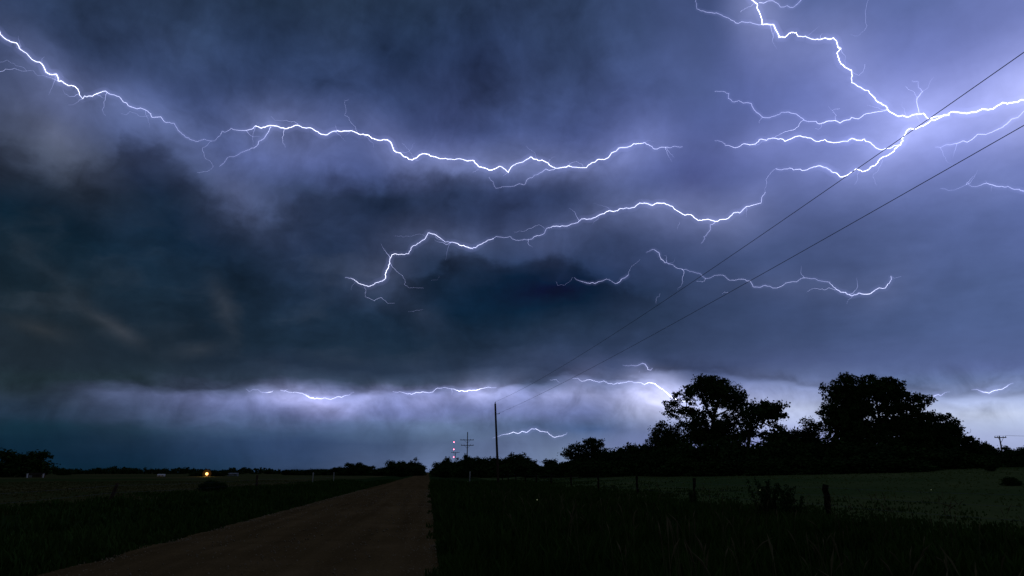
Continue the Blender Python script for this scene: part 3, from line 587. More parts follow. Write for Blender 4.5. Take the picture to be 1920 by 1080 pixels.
def oak(name, label, px0, base_row, dist, k, ox, oy, lobes, limbs, seed, dens=7.5, leaf=.165, mat=LEAF, depth=0.85):
    """lobes: (x, y, rx, ry, fill) measured in a crop scaled k with its corner at ox, oy"""
    mpp = m_per_px(px0, dist); root_p = ground_at(px0, dist); g = np.random.default_rng(seed)
    zb = CAM_Z - root_p[2]
    def loc(x, y): return ((x / k + ox - px0) * mpp, (886 - (y / k + oy)) * mpp + zb)
    lb = []
    for x, y, rx, ry, fl in lobes:
        X_, Z_ = loc(x, y); a, b = 1.08 * rx / k * mpp, 1.10 * ry / k * mpp
        lb.append(((X_, float(np.clip(g.normal(), -1.6, 1.6)) * depth * 1.1, Z_), (a, max(a, b) * depth + .3, b), fl))
    fill = []                                    # smaller sprays knit neighbouring lobes together
    for i in range(len(lb)):
        for j in range(i + 1, len(lb)):
            A_, B_ = np.array(lb[i][0]), np.array(lb[j][0]); dd = np.hypot(A_[0] - B_[0], A_[2] - B_[2])
            if dd < 1.25 * (lb[i][1][0] + lb[j][1][0]) and g.random() < .55:
                q = (A_ + B_) / 2 + g.normal(size=3) * .35; e = .55 * min(lb[i][1][0], lb[j][1][0]); fill.append((tuple(q), (e, e, .75 * e), .6 * min(lb[i][2], lb[j][2])))
    v, f = foliage(lb + fill, dens, leaf, 15, .40, seed)
    m = MB()
    for i, (pts, r0, r1) in enumerate(limbs):
        q = [];
        for x, y in pts:
            X_, Z_ = loc(x, y); q.append((X_, 0.25 * g.normal(), max(Z_, -.3)))
        q = np.array(q); tt = np.linspace(0, len(q) - 1, 3 * len(q)); qq = np.stack([np.interp(tt, np.arange(len(q)), q[:, j]) for j in range(3)], 1)
        qq[1:-1] += g.normal(size=(len(qq) - 2, 3)) * .05
        m.tube(qq, np.linspace(r0, r1, len(qq)) * .62, 8)
    # twigs to every lobe from the nearest limb point
    allp = np.vstack([np.vstack(m.v)])
    for i, (c, r, fl) in enumerate(lb):
        c = np.array(c); s = allp[np.argmin(np.linalg.norm(allp - c, axis=1) + (allp[:, 2] > c[2]) * 3)]
        limb(m, s, c, .08, .03, .14, 7, seed + i)
        for h in range(4):
            e = c + g.normal(size=3) * np.array(r) * .6; limb(m, c, e, .04, .012, .2, 5, seed + 50 + i * 4 + h)
    root = empty(name, root_p, view_rz(px0)); tag(root, label, 'tree')
    m.build('trunk', BARK, root, smooth=True); link('crown', mesh_np('crown', v, f, mat), root)
    return root
oak('oak_tree', 'taller oak with open airy crown and sky showing through its left side', 1345, 892, 112, 5.143, 1220, 690,
    [(560, 130, 75, 55, 1), (680, 140, 105, 65, 1), (790, 160, 48, 60, 1), (620, 215, 120, 75, 1.1), (760, 240, 125, 85, 1.1), (895, 280, 80, 80, 1), (460, 220, 75, 65, .85), (315, 262, 55, 28, .6), (250, 350, 75, 55, .55), (400, 300, 60, 55, .75),
     (225, 430, 55, 50, .5), (330, 430, 75, 60, .55), (440, 420, 65, 65, .8), (600, 330, 80, 50, .75), (720, 340, 85, 50, .7), (850, 350, 90, 55, .7), (570, 450, 60, 32, .6), (880, 460, 60, 55, .45), (780, 540, 65, 45, .6), (850, 590, 55, 60, .5), (480, 560, 80, 75, .8), (400, 590, 80, 70, .9), (560, 610, 60, 60, .7), (690, 620, 70, 60, .8), (640, 540, 40, 60, .5), (745, 470, 40, 30, .3), (310, 540, 50, 60, .5), (950, 480, 50, 60, .5), (700, 560, 60, 50, .5), (560, 540, 45, 45, .45), (640, 680, 190, 70, 1.1), (830, 690, 110, 45, .9), (460, 680, 110, 60, 1.1), (930, 560, 50, 60, .5), (640, 420, 45, 30, .5), (500, 490, 55, 45, .6), (800, 470, 45, 30, .35), (960, 330, 50, 60, .85), (950, 425, 45, 40, .5)],
    [([(640, 1040), (645, 800), (640, 600), (645, 480)], .75, .5), ([(645, 500), (600, 420), (560, 330), (545, 200)], .36, .12), ([(645, 480), (690, 380), (720, 260), (700, 150)], .38, .12), ([(650, 490), (760, 430), (870, 380), (900, 290)], .26, .09), ([(640, 600), (570, 560), (555, 480), (440, 420), (330, 400), (250, 350)], .28, .07), ([(650, 640), (740, 580), (850, 560), (880, 480)], .24, .08)], 11)
oak('oak_tree', 'smaller oak with a bare arching limb, tucked between the two large oaks', 1412, 892, 106, 5.143, 1220, 690,
    [(1050, 385, 65, 50, 1), (1160, 400, 95, 55, 1.1), (1260, 390, 65, 45, .9), (1330, 380, 28, 22, .5), (1340, 465, 38, 28, .7), (1060, 455, 70, 45, .9), (1200, 465, 85, 35, .9), (1290, 450, 60, 40, .8), (1000, 540, 45, 35, .6), (1010, 620, 60, 60, .9), (1100, 655, 65, 35, .55), (1270, 590, 55, 30, .8), (1290, 650, 55, 45, .9), (960, 660, 60, 50, .9), (1180, 700, 90, 35, .8), (1230, 535, 30, 20, .5), (985, 470, 60, 60, .8), (1080, 525, 60, 30, .5), (960, 560, 50, 50, .6)],
    [([(965, 1040), (960, 760), (985, 620), (1000, 560)], .55, .32), ([(985, 600), (1060, 565), (1140, 548), (1210, 575), (1270, 600)], .26, .09), ([(1000, 560), (1050, 480), (1160, 420)], .26, .1), ([(1140, 548), (1160, 500), (1260, 440), (1330, 460)], .14, .05)], 23)
oak('oak_tree', 'broadest oak with dense domed crown, the larger of the two on the right', 1655, 890, 112, 5.144, 1525, 691,
    [(210, 197, 45, 40, .6), (295, 182, 60, 55, .9), (400, 120, 68, 50, 1.1), (462, 112, 38, 38, 1), (560, 140, 55, 45, 1), (670, 110, 62, 55, 1.1), (775, 138, 60, 45, 1.1), (865, 165, 60, 50, 1.1), (940, 215, 60, 42, 1.1), (450, 215, 145, 70, 1.2), (640, 225, 155, 80, 1.2), (830, 225, 145, 65, 1.1), (990, 272, 75, 50, 1.1), (1090, 292, 64, 40, 1), (1170, 322, 44, 32, .9), (1130, 380, 48, 26, .5),
     (330, 285, 115, 45, .8), (450, 325, 115, 45, .9), (600, 330, 60, 35, .4), (180, 385, 65, 38, .7), (230, 440, 95, 65, 1), (350, 430, 115, 65, 1.1), (500, 440, 115, 65, 1.1), (650, 430, 80, 45, .55), (780, 400, 100, 55, .9), (930, 400, 100, 60, 1.1), (1020, 420, 70, 50, 1.1), (780, 520, 70, 45, .5),
     (300, 560, 175, 95, 1.2), (520, 570, 145, 85, 1.2), (690, 600, 115, 75, .6), (900, 550, 145, 95, 1.2), (1060, 520, 115, 85, 1.2), (300, 730, 200, 110, 1.2), (640, 740, 200, 100, 1.3), (950, 720, 200, 110, 1.3)],
    [([(720, 1010), (715, 760), (720, 600), (715, 520)], .85, .55), ([(715, 540), (620, 430), (480, 340), (380, 200)], .4, .12), ([(715, 520), (700, 380), (670, 200)], .4, .14), ([(720, 540), (820, 420), (980, 360), (1120, 320), (1180, 310)], .36, .08), ([(720, 600), (560, 520), (330, 480), (190, 400)], .34, .1), ([(860, 400), (880, 280), (880, 180)], .22, .08)], 37)
oak('round_tree', 'round leafy tree leaning out from the right flank of the broad oak', 1780, 886, 118, 5.144, 1520, 690,
    [(1215, 488, 95, 48, 1), (1345, 500, 60, 46, .75), (1475, 565, 62, 54, .9), (1535, 640, 52, 42, .75), (1330, 600, 95, 76, 1.1), (1190, 620, 140, 82, 1.2), (1250, 760, 170, 100, 1.3), (1410, 710, 120, 66, 1.2), (1100, 700, 120, 100, 1.2), (1550, 700, 56, 26, .7), (1600, 750, 60, 36, .9), (1490, 750, 90, 56, 1.1), (1650, 800, 70, 36, 1)],
    [([(1310, 960), (1305, 760), (1300, 640)], .4, .25), ([(1300, 660), (1380, 560), (1440, 530)], .18, .07), ([(1300, 650), (1220, 520), (1200, 470)], .18, .07)], 51, mat=LEAF2)
oak('small_tree', 'small wispy tree filling the gap left of the broad oak', 1528, 890, 116, 5.144, 1520, 690,
    [(10, 540, 55, 50, .5), (75, 530, 45, 55, .45), (40, 610, 70, 60, .8), (120, 590, 60, 60, .9), (-60, 660, 80, 60, .8), (60, 700, 120, 70, 1.1), (-40, 770, 130, 70, 1.2), (100, 800, 120, 80, 1.2)],
    [([(40, 1010), (45, 800), (50, 640)], .22, .12), ([(50, 660), (30, 560)], .1, .04), ([(50, 660), (90, 540)], .1, .04)], 63, mat=LEAF3, leaf=.12)
oak('small_tree', 'leaning bushy tree growing against the left foot of the taller oak', 1255, 892, 108, 5.143, 1220, 690,
    [(140, 555, 60, 40, .7), (120, 630, 95, 60, .9), (60, 710, 85, 70, .95), (240, 630, 90, 60, .9), (20, 790, 70, 60, .7), (180, 730, 120, 70, 1.2), (320, 700, 110, 70, 1.2), (100, 850, 130, 80, 1.2), (300, 830, 150, 90, 1.2)],
    [([(190, 1040), (180, 860), (170, 720)], .24, .14), ([(170, 740), (140, 560)], .1, .04), ([(175, 760), (260, 640)], .1, .04)], 71, mat=LEAF2, leaf=.13)
# small scrub tree standing in the hedge right of the tall pole
oak('scrub_tree', 'bushy scrub tree rising from the hedge halfway between tall pole and oaks', 1110, 892, 125, 8.0, 1020, 800,
    [(640, 240, 60, 30, .6), (740, 220, 60, 38, .8), (830, 250, 60, 40, .75), (880, 290, 45, 35, .7), (700, 290, 90, 45, .8), (810, 320, 90, 45, .8), (450, 310, 45, 40, .95), (540, 330, 80, 50, 1.1), (350, 370, 45, 40, .8), (300, 430, 45, 25, .6), (420, 430, 110, 70, 1.2), (620, 430, 130, 90, 1.2), (820, 430, 130, 80, 1.2), (960, 350, 30, 25, .5)],
    [([(700, 720), (705, 520), (720, 400)], .2, .12), ([(720, 420), (740, 300), (745, 220)], .09, .03), ([(720, 420), (800, 340), (850, 270)], .09, .03), ([(700, 480), (560, 380), (460, 310)], .09, .03)], 83, mat=LEAF2, leaf=.14)

# prototypes for hedges and far trees
def proto(seed, w, h, kind):
    g = np.random.default_rng(seed); lb = []
    if kind == 'round':
        for i in range(13):
            a = g.uniform(0, 2 * math.pi); rr = math.sqrt(g.uniform(0, 1)) * w * .34
            z = g.uniform(.30, .80) * h; lb.append(((rr * math.cos(a), rr * math.sin(a), z), (w * g.uniform(.14, .24),) * 2 + (h * g.uniform(.13, .2),), 1))
        lb.append(((0, 0, h * .28), (w * .42, w * .42, h * .26), 1.2))
    elif kind == 'thicket':
        for i in range(16):
            a = g.uniform(0, 2 * math.pi); rr = math.sqrt(g.uniform(0, 1)) * w * .38
            z = g.uniform(.18, .72) * h; lb.append(((rr * math.cos(a), rr * math.sin(a) * .7, z), (w * g.uniform(.14, .22),) * 2 + (h * g.uniform(.16, .24),), 1.1))
        lb.append(((0, 0, h * .2), (w * .46, w * .4, h * .22), 1.4))
    else:
        for i in range(12):
            z = h * (.3 + .65 * i / 11); rr = w * .28 * (1 - abs(i / 11 - .4))
            lb.append(((g.normal() * rr, g.normal() * rr, z), (w * g.uniform(.12, .2),) * 2 + (h * .09,), .7))
    v, f = foliage(lb, 5.5 if kind != 'wispy' else 1.8, .21, 13, .5, seed)
    m = MB(); limb(m, (0, 0, -.3), (0, 0, h * .5), h * .028, h * .014, .03, 6, seed)
    for i, (c, r, fl) in enumerate(lb): limb(m, (0, 0, h * (.15 + .3 * g.random())), c, h * .010, h * .003, .12, 5, seed + i)
    return m.mesh('trunk', BARK, True), (v, f)
def weed(seed, w, h, n):
    g = np.random.default_rng(seed); m = MB(); cs = []
    for i in range(n):
        b = g.normal(size=2) * w * .13; t = b + g.normal(size=2) * w * .24; hh = h * g.uniform(.5, 1.02); k = 7
        q = np.stack([np.interp(np.linspace(0, 1, k), [0, 1], [b[j], t[j]]) + g.normal(size=k) * .015 for j in range(2)] + [np.linspace(-.1, hh, k)], 1)
        m.tube(q, np.linspace(.012, .004, k), 5)
        for z in np.linspace(.18, 1, 13):
            c = q[0] + (q[-1] - q[0]) * z; cs.append(c + g.normal(size=(9, 3)) * np.array([.085, .085, .05]) * (1.25 - .7 * z) * w)
    v, f = quads(np.vstack(cs), .045 * w, seed + 1); return m.mesh('trunk', BARK, True), (v, f)
PROTO = {}
for i, (k, w, h, mt) in enumerate([('round', 6.0, 6.4, LEAF2), ('round', 7.5, 6.0, LEAF), ('thicket', 8.0, 4.6, LEAF2), ('thicket', 7.0, 4.0, LEAF), ('wispy', 4.2, 7.0, LEAF3), ('round', 4.5, 5.4, LEAF2)]):
    t_, (v_, f_) = proto(100 + i * 17, w, h, k); h_ = float(np.percentile(v_[:, 2], 99.3)); w_ = float(np.percentile(v_[:, 0], 98.5) - np.percentile(v_[:, 0], 1.5))
    PROTO[i] = (t_, mesh_np('crown', v_, f_, mt), w_, h_)
for i, (sd, w, h, n) in enumerate([(801, 1.3, 1.5, 15), (823, 1.1, 1.2, 9)]):
    t_, (v_, f_) = weed(sd, w, h, n); PROTO[6 + i] = (t_, mesh_np('crown', v_, f_, LEAF2), float(np.percentile(v_[:, 0], 98) - np.percentile(v_[:, 0], 2)), float(np.percentile(v_[:, 2], 99.3)))
def plant(i, name, label, px, top, dist, wid_px=None, group=None, cat='tree', sink=0.0):
    """a copy of prototype i, sized so that its top shows at row `top` from the road"""
    t_, c_, w, h = PROTO[i]; p = ground_at(px, dist); mpp = m_per_px(px, dist)
    hz = CAM_Z + (886 - top - (4 if dist > 200 else 2 if dist > 140 else 0)) * mpp - p[2]; sz = hz / h; sx = (wid_px * mpp / w) if wid_px else sz
    p[2] -= sink
    o = tree_obj(name, p, t_, c_, random.uniform(0, 6.28), (sx, sx, sz)); return tag(o, label, cat, group)

ORD = 'first second third fourth fifth sixth seventh eighth ninth tenth eleventh twelfth thirteenth fourteenth fifteenth sixteenth'.split()
def row(items, tree_name, bush_name, where, group, solid=(0, 1, 4, 5)):
    """items: px, top, dist, prototype, width. The crowns that stand out against the sky are told apart by their order, the thickets merge"""
    tall = sorted([q for q in items if q[3] in solid], key=lambda q: q[0])
    for q in items:
        px, top, d, i, w = q
        if q in tall:
            k = tall.index(q); lab = ('leftmost' if k == 0 else 'rightmost' if k == len(tall) - 1 else ORD[k] + ' from the left') + ' of the dark rounded trees ' + where
            plant(i, tree_name, lab, px, top, d, w, group, 'tree')
        else:
            plant(i, bush_name, 'low dark thicket filling in between the trees ' + where, px, top, d, w, 'low thickets ' + where, 'bush')
# hedge of scrub between the tall pole and the oaks, and under the oaks
row([(1000, 871, 150, 2, 70), (1030, 862, 148, 0, 40), (1062, 868, 146, 3, 60), (1175, 838, 128, 0, 60), (1160, 850, 124, 2, 70), (1205, 838, 122, 5, 46), (1225, 846, 118, 3, 70), (1085, 858, 135, 2, 60), (1135, 852, 126, 3, 70), (1195, 856, 116, 2, 80), (1060, 872, 132, 3, 60), (1110, 868, 120, 3, 80), (1028, 874, 140, 3, 60), (1160, 868, 112, 3, 80)], 'scrub_tree', 'hedge_bush', 'between tall pole and oaks', 'scrub in the hedge left of the oaks')
for px, top, d, i, w in [(1255, 845, 102, 2, 90), (1300, 838, 103, 3, 90), (1350, 832, 101, 2, 100), (1400, 836, 102, 3, 90), (1445, 832, 103, 2, 90), (1490, 830, 104, 3, 90), (1525, 838, 104, 2, 80), (1475, 812, 116, 5, 60), (1500, 812, 118, 0, 60), (1575, 842, 104, 3, 100), (1640, 838, 102, 2, 110), (1700, 842, 103, 3, 110), (1755, 846, 105, 2, 90), (1800, 850, 107, 3, 90), (1280, 862, 97, 3, 80), (1380, 860, 96, 2, 100), (1480, 860, 97, 3, 90), (1590, 862, 97, 2, 100), (1690, 864, 97, 3, 110), (1330, 868, 94, 3, 90), (1430, 868, 94, 3, 90), (1540, 866, 95, 3, 90)]:
    plant(i, 'understory_bush', 'dark understory bush massed around the feet of the oaks', px, top, d, w, 'understory bushes under the oaks', 'bush')
row([(1835, 838, 135, 0, 46), (1820, 846, 125, 2, 60), (1850, 834, 145, 5, 30), (1862, 832, 150, 0, 28), (1872, 848, 150, 3, 40), (1893, 850, 175, 2, 40), (1915, 839, 170, 1, 44), (1900, 848, 168, 3, 40), (1840, 856, 120, 3, 70), (1880, 860, 150, 3, 60), (1930, 846, 160, 2, 60), (1955, 842, 160, 0, 60)], 'scrub_tree', 'hedge_bush', 'around the right crossarm pole', 'scrub around the right crossarm pole')
# trees either side of the road where it disappears
row([(832, 866, 330, 1, 38), (822, 870, 340, 2, 26), (850, 865, 290, 2, 40), (868, 862, 270, 3, 40), (890, 856, 240, 0, 34), (905, 858, 220, 1, 40), (925, 857, 210, 0, 40), (945, 860, 205, 2, 50), (960, 852, 195, 0, 44), (975, 858, 190, 1, 44), (985, 864, 180, 2, 50), (835, 872, 280, 3, 40), (875, 872, 235, 3, 50), (915, 870, 200, 3, 60), (950, 872, 180, 3, 60), (895, 866, 225, 2, 40)], 'roadside_tree', 'roadside_thicket', 'between road end and tall pole', 'tree belt right of the road end')
plant(0, 'roadside_tree', 'small lollipop-shaped tree standing above the belt left of the red tower lights', 834, 857, 300, 19)
plant(5, 'roadside_tree', 'small dark tree at the foot of the double crossarm pole', 876, 851, 205, 12)
plant(4, 'willow_tree', 'pale wispy tree above the dark trees just left of the road end', 778, 855, 420, 22)
row([(745, 863, 360, 1, 42), (760, 868, 350, 2, 36), (730, 870, 340, 0, 30), (784, 865, 380, 0, 24), (776, 872, 360, 2, 34), (715, 876, 340, 3, 40), (768, 864, 400, 5, 14), (788, 872, 350, 3, 18)], 'roadside_tree', 'roadside_thicket', 'just left of the road end', 'tree cluster left of the road end')
row([(662, 866, 380, 1, 34), (678, 867, 385, 0, 30), (692, 871, 380, 1, 26), (640, 874, 400, 2, 40), (615, 877, 420, 1, 40), (590, 877, 430, 2, 40), (572, 878, 440, 1, 30), (702, 880, 380, 3, 30), (655, 880, 390, 3, 50), (605, 883, 420, 3, 50), (555, 881, 460, 2, 36)], 'field_tree', 'field_thicket', 'behind the pale fence posts', 'tree row beyond the left field')
plant(5, 'field_tree', 'small round tree standing alone at the left end of the dark tree row', 536, 878, 450, 13)
# far wood on the left horizon: one mass
mb_v, mb_f, nb = [], [], 0
g = np.random.default_rng(5)
for px in np.arange(-60, 560, 7.0):
    d = 760 + g.uniform(-60, 60); p = ground_at(px + g.uniform(-3, 3), d); hgt = 1.7 + (886 - (880.5 + 2.2 * math.sin(px * .05) + g.uniform(-1.5, 1.8))) * d / 1326
    lb = [((p[0] + g.normal() * 2, p[1] + g.normal() * 2, hgt * z), (g.uniform(3, 5),) * 2 + (hgt * .28,), 1) for z in (.25, .5, .72)]
    v, f = foliage(lb, .16, .8, 12, 1.1, int(px) + 999); mb_v.append(v); mb_f.append(f + nb); nb += len(v)
tag(link('far_wood', mesh_np('far_wood', np.vstack(mb_v), np.vstack(mb_f), LEAF2)), 'far dark wood along the left horizon', 'wood', None, 'stuff')
# farmyard tree on the far left
plant(1, 'farmyard_tree', 'large rounded tree standing in the farmyard at the far left', 44, 845, 300, 84)
plant(3, 'farmyard_tree', 'lower bushy tree at the left edge beside the large farmyard tree', 0, 876, 310, 30)
plant(2, 'farmyard_tree', 'small dome of a tree halfway between the farmyard tree and the white shed', 119, 877, 500, 26)
plant(2, 'farmyard_tree', 'dark tree glowing faintly beside the yard light', 405, 879, 330, 40)
plant(3, 'farmyard_tree', 'low dark tree to the left of the yard light', 372, 882, 345, 30)
# bushes out in the open
def bush(label, px, top, dist, wid, i=2, name='bush'):
    return plant(i, name, label, px, top, dist, wid, None, 'bush')
bush('dark hunched bush on the left fence line below the yard light', 396, 902, 70, 34, 2)
bush('low bush trailing to the right of the hunched bush on the left fence line', 416, 906, 70, 22, 3)
bush('ragged weed clump in tall grass, the taller of two left of the thick near post', 1433, 899, 29, 50, 6, 'weed_bush')
bush('ragged weed clump in tall grass, the shorter one nearest the thick near post', 1472, 908, 28.5, 38, 7, 'weed_bush')
bush('small round shrub alone on the pasture near its far right corner', 1859, 873, 92, 20, 0, 'shrub')
bush('flat dark tussock low on the pasture at the right edge', 1893, 896, 60, 30, 3, 'shrub')
bush('small weed growing at the foot of a slim fence post', 1296, 918, 39, 20, 7, 'weed_bush')

# ------------------------------------------------------------------ poles and wires
def up_pole(m, h, r0, r1, lean=(0, 0)):
    z = np.linspace(-.6, h, 9); t = (z / h)[:, None]
    m.tube(np.hstack([np.array(lean)[None] * t, z[:, None]]), np.linspace(r0, r1, 9), 10)
# tall leaning pole with its line running overhead
pb = ground_at(934.5, 100); top = at_dist(928.5, 757, 100)
h_ = top[2] - pb[2]; ln = (top[0] - pb[0], top[1] - pb[1])
tp = empty('utility_pole', pb); tag(tp, 'tall bare leaning utility pole rising from the tree belt in the centre', 'utility pole')
m = MB(); up_pole(m, h_, .19, .13, ln); m.build('pole', WOOD, tp, smooth=True)
m = MB(); m.tube([(ln[0], ln[1], h_ - .05), (ln[0], ln[1], h_ + .12), (ln[0], ln[1], h_ + .3)], (.05, .07, .03), 8); m.build('insulator', PORC, tp, smooth=True)
zb_ = at_dist(934, 776, 100)[2] - pb[2]; lx = ln[0] * zb_ / h_
m = MB(); m.box((lx + .3, ln[1] * .8, zb_), (.5, .06, .06)); m.build('bracket', STEEL, tp)
m = MB(); m.tube([(lx + .52, ln[1] * .8, zb_ - .02), (lx + .52, ln[1] * .8, zb_ + .1), (lx + .52, ln[1] * .8, zb_ + .16)], (.06, .07, .04), 8); m.build('spool', PORC, tp, smooth=True)
def span(P0, pxs, zs, name, label, r=.0105):
    """wire from P0 through measured points of its run, a shallow sagging curve in one vertical plane"""
    d1 = ray(*pxs[1]); k = (zs - CAM_Z) / d1[2]; P1 = np.array([0, 0, CAM_Z]) + d1 * k
    dm = ray(*pxs[0]); e = (P1 - P0)[:2]; A = np.array([[e[0], -dm[0]], [e[1], -dm[1]]]); s, kk = np.linalg.solve(A, -P0[:2])
    zm = CAM_Z + dm[2] * kk
    q = (zm - (P0[2] + (P1[2] - P0[2]) * s)) / (s * (s - 1))
    ss = np.linspace(0, 1.28, 90); p = np.stack([P0[0] + e[0] * ss, P0[1] + e[1] * ss, P0[2] + (P1[2] - P0[2]) * ss + q * ss * (ss - 1)], 1)
    m = MB(); m.tube(p, r, 6); o = m.build(name, WIRE, None); return tag(o, label, 'power line', 'power lines from the tall leaning pole')
span(pb + np.array([ln[0], ln[1], h_ + .28]), [(1280, 541), (1920, 98)], 11.4, 'power_line', 'upper dark power line sweeping from the tall pole to the upper right')
span(pb + np.array([lx + .52, ln[1] * .8, zb_ + .14]), [(1280, 597), (1920, 235)], 10.0, 'power_line', 'lower dark power line sweeping from the tall pole to the right edge')
# crossarm poles
def arm_pole(label, px, toprow, dist, arms, r=.16, stub=1.6, ins=True, lean_px=0):
    b = ground_at(px, dist); mpp = m_per_px(px, dist); t = at_dist(px + lean_px, toprow, dist); h = t[2] - b[2]
    root = empty('utility_pole', b, view_rz(px)); tag(root, label, 'utility pole')
    m = MB(); up_pole(m, h, r, r * .7); m.build('pole', WOOD, root, smooth=True)
    for row, half_l, half_r in arms:
        z = CAM_Z + (886 - row) * mpp - b[2]
        m = MB(); m.box(((half_r - half_l) / 2 * mpp, -.16 - r * .6, z), ((half_l + half_r) * mpp, .14, .16)); a = m.build('crossarm', WOOD, root)
        for x in ([-half_l * .92, -half_l * .5, half_r * .5, half_r * .92] if ins else [-half_l * .92, half_r * .92]):
            m = MB(); m.tube([(x * mpp, -.16 - r * .6, z + .08), (x * mpp, -.16 - r * .6, z + .16), (x * mpp, -.16 - r * .6, z + .28)], (.04, .08, .04), 8); m.build('insulator', PORC, a, smooth=True)
        m = MB(); m.tube([(-half_l * .45 * mpp, -.16 - r, z - .08), (0, -.1 - r, z - .9)], .035, 5); m.tube([(half_r * .45 * mpp, -.16 - r, z - .08), (0, -.1 - r, z - .9)], .035, 5); m.build('brace', STEEL, a)
    return root, b, h
arm_pole('dark utility pole with two crossarms, left of the tall leaning pole', 875.5, 810, 205, [(827, 13.5, 12), (837, 12, 12)], .17)
arm_pole('distant utility pole with a single crossarm beside the red tower lights', 853, 848, 300, [(850, 8, 8)], .17)
rp, rb, rh = arm_pole('leaning utility pole with one crossarm above the scrub on the right', 1886, 817, 165, [(822.5, 11, 11)], .16)
arm_pole('far small utility pole seen behind the leaning crossarm pole on the right', 1881, 840, 330, [(843, 5, 5)], .16, ins=False)
for sgn, lab in ((-1, 'thin pale power line leaving the left end of the right crossarm'), (1, 'thin pale power line leaving the right end of the right crossarm')):
    mpp = m_per_px(1886, 165); a = view_rz(); x = sgn * 10.1 * mpp; zz = CAM_Z + (886 - 822.5) * mpp + .4
    P0 = np.array([rb[0] + x * math.cos(a) + .28 * math.sin(a), rb[1] + x * math.sin(a) - .28 * math.cos(a), zz])
    P1 = P0 + np.array([42.0, -38.0, 0.6]); s = np.linspace(0, 1, 24)[:, None]
    p = P0 + (P1 - P0) * s; p[:, 2] -= (1.1 * 4 * s * (1 - s))[:, 0]
    m = MB(); m.tube(p, .012, 5); tag(m.build('power_line', WIRE), lab, 'power line', 'power lines from the right crossarm pole')
# radio tower with three red lamps
tb = ground_at(850, 900); z3 = [at_dist(850, r_, 900)[2] - tb[2] for r_ in (829.5, 843, 857.5)]
tw = empty('radio_tower', tb); tag(tw, 'slim lattice radio tower carrying three red warning lights', 'radio tower')
m = MB()
for k in range(3):
    a = k * 2.094; m.tube([(.35 * math.cos(a), .35 * math.sin(a), -.5), (.3 * math.cos(a), .3 * math.sin(a), z3[0])], .03, 5)
for j in range(int(z3[0] / 1.5)):
    a = j * 2.094; b_ = a + 2.094; m.tube([(.33 * math.cos(a), .33 * math.sin(a), j * 1.5), (.33 * math.cos(b_), .33 * math.sin(b_), j * 1.5 + 1.5)], .018, 4)
m.build('lattice_mast', STEEL, tw)
REDL = mat_emit('red_beacon', (1.0, 0.16, 0.26), 9.0)
def ball(m, c, r, n=10):
    t = np.linspace(0, math.pi, n); m.tube(np.array([(c[0], c[1], c[2] - r * math.cos(a)) for a in t]), np.maximum(r * np.sin(t), .001), n)
for z in z3:
    m = MB(); ball(m, (0, 0, z + .3), .62); m.build('red_lamp', REDL, tw, smooth=True)
# mast far right
p = ground_at(1840, 600); t = at_dist(1840, 819, 600)
rt = empty('radio_mast', p); tag(rt, 'hair-thin distant mast above the scrub left of the right crossarm pole', 'radio mast')
m = MB(); m.tube([(0, 0, -.5), (0, 0, (t[2] - p[2]) * .6), (0, 0, t[2] - p[2])], (.22, .17, .1), 6); m.build('mast', STEEL, rt)

# ------------------------------------------------------------------ farm light, sheds
lp = ground_at(389, 300); lt = at_dist(389, 890, 300); hh = max(lt[2] - lp[2], 1.2)
yl = empty('yard_light', lp); tag(yl, 'bright orange yard light glowing in the farmyard on the left', 'lamp')
m = MB(); up_pole(m, hh + .5, .1, .07); m.build('pole', WOOD, yl, smooth=True)
m = MB(); m.tube([(0, -.05, hh + .3), (0, -.35, hh + .34), (0, -.55, hh + .2)], .04, 6); ar = m.build('lamp_arm', STEEL, yl)
m = MB(); ball(m, (0, -.6, hh), .48, 10); m.build('bulb', mat_emit('sodium_bulb', (1.0, 0.42, 0.11), 5.5), yl, smooth=True)
for nm, rad, add in (('inner_glow', .75, .5), ('outer_glow', 1.7, .045)):  # lamp halo added as emissive spheres around the bulb
    m = MB(); ball(m, (0, -.6, hh), rad, 12); m.build(nm, mat_glow('lamp_' + nm, (1.0, .40, .09), add / (2 * rad)), yl)
pl = bpy.data.lights.new('yard_lamp_light', 'POINT'); pl.energy = 2200; pl.color = (1.0, .60, .25); pl.shadow_soft_size = .35
po = bpy.data.objects.new('yard_lamp_light', pl); COL.objects.link(po); po.parent = yl; po.location = (0, -1.1, hh)
def shed(name, label, px, dist, w, d, h, rf, wall, roofm, turn=.25):
    p = ground_at(px, dist); r = empty(name, p, view_rz(px) + turn); tag(r, label, 'shed')
    m = MB(); m.box((0, 0, h / 2 - .1), (w, d, h + .2)); m.build('wall', wall, r)
    m = MB(); v = [(-w / 2 - .15, -d / 2 - .15, h + .01), (w / 2 + .15, -d / 2 - .15, h + .01), (w / 2 + .15, d / 2 + .15, h + .01), (-w / 2 - .15, d / 2 + .15, h + .01), (-w / 2 - .15, 0, h + rf), (w / 2 + .15, 0, h + rf)]
    m.add(v, [[0, 1, 5, 4], [2, 3, 4, 5], [0, 4, 3, 3], [1, 2, 5, 5], [0, 3, 2, 1]]); m.build('roof', roofm, r)
    m = MB(); m.box((-w * .2, -d / 2 - .02, h * .42), (w * .22, .05, h * .84)); m.build('door', GREYROOF, r)
    m = MB(); m.box((w * .25, -d / 2 - .02, h * .6), (w * .16, .05, h * .3)); m.build('window', GLASS, r)
    return r
shed('white_shed', 'low white shed catching the light at the field edge left of the yard light', 303, 330, 2.6, 2.0, .55, .45, WHITE, WHITE)
shed('farm_shed', 'small dim shed under the large farmyard tree at the far left', 68, 285, 4.6, 3.4, .8, .7, WOOD, BARK)
shed('farm_shed', 'long low grey shed roof right of the yard light', 437, 350, 4.4, 3, .9, .5, GREYROOF, GREYROOF)
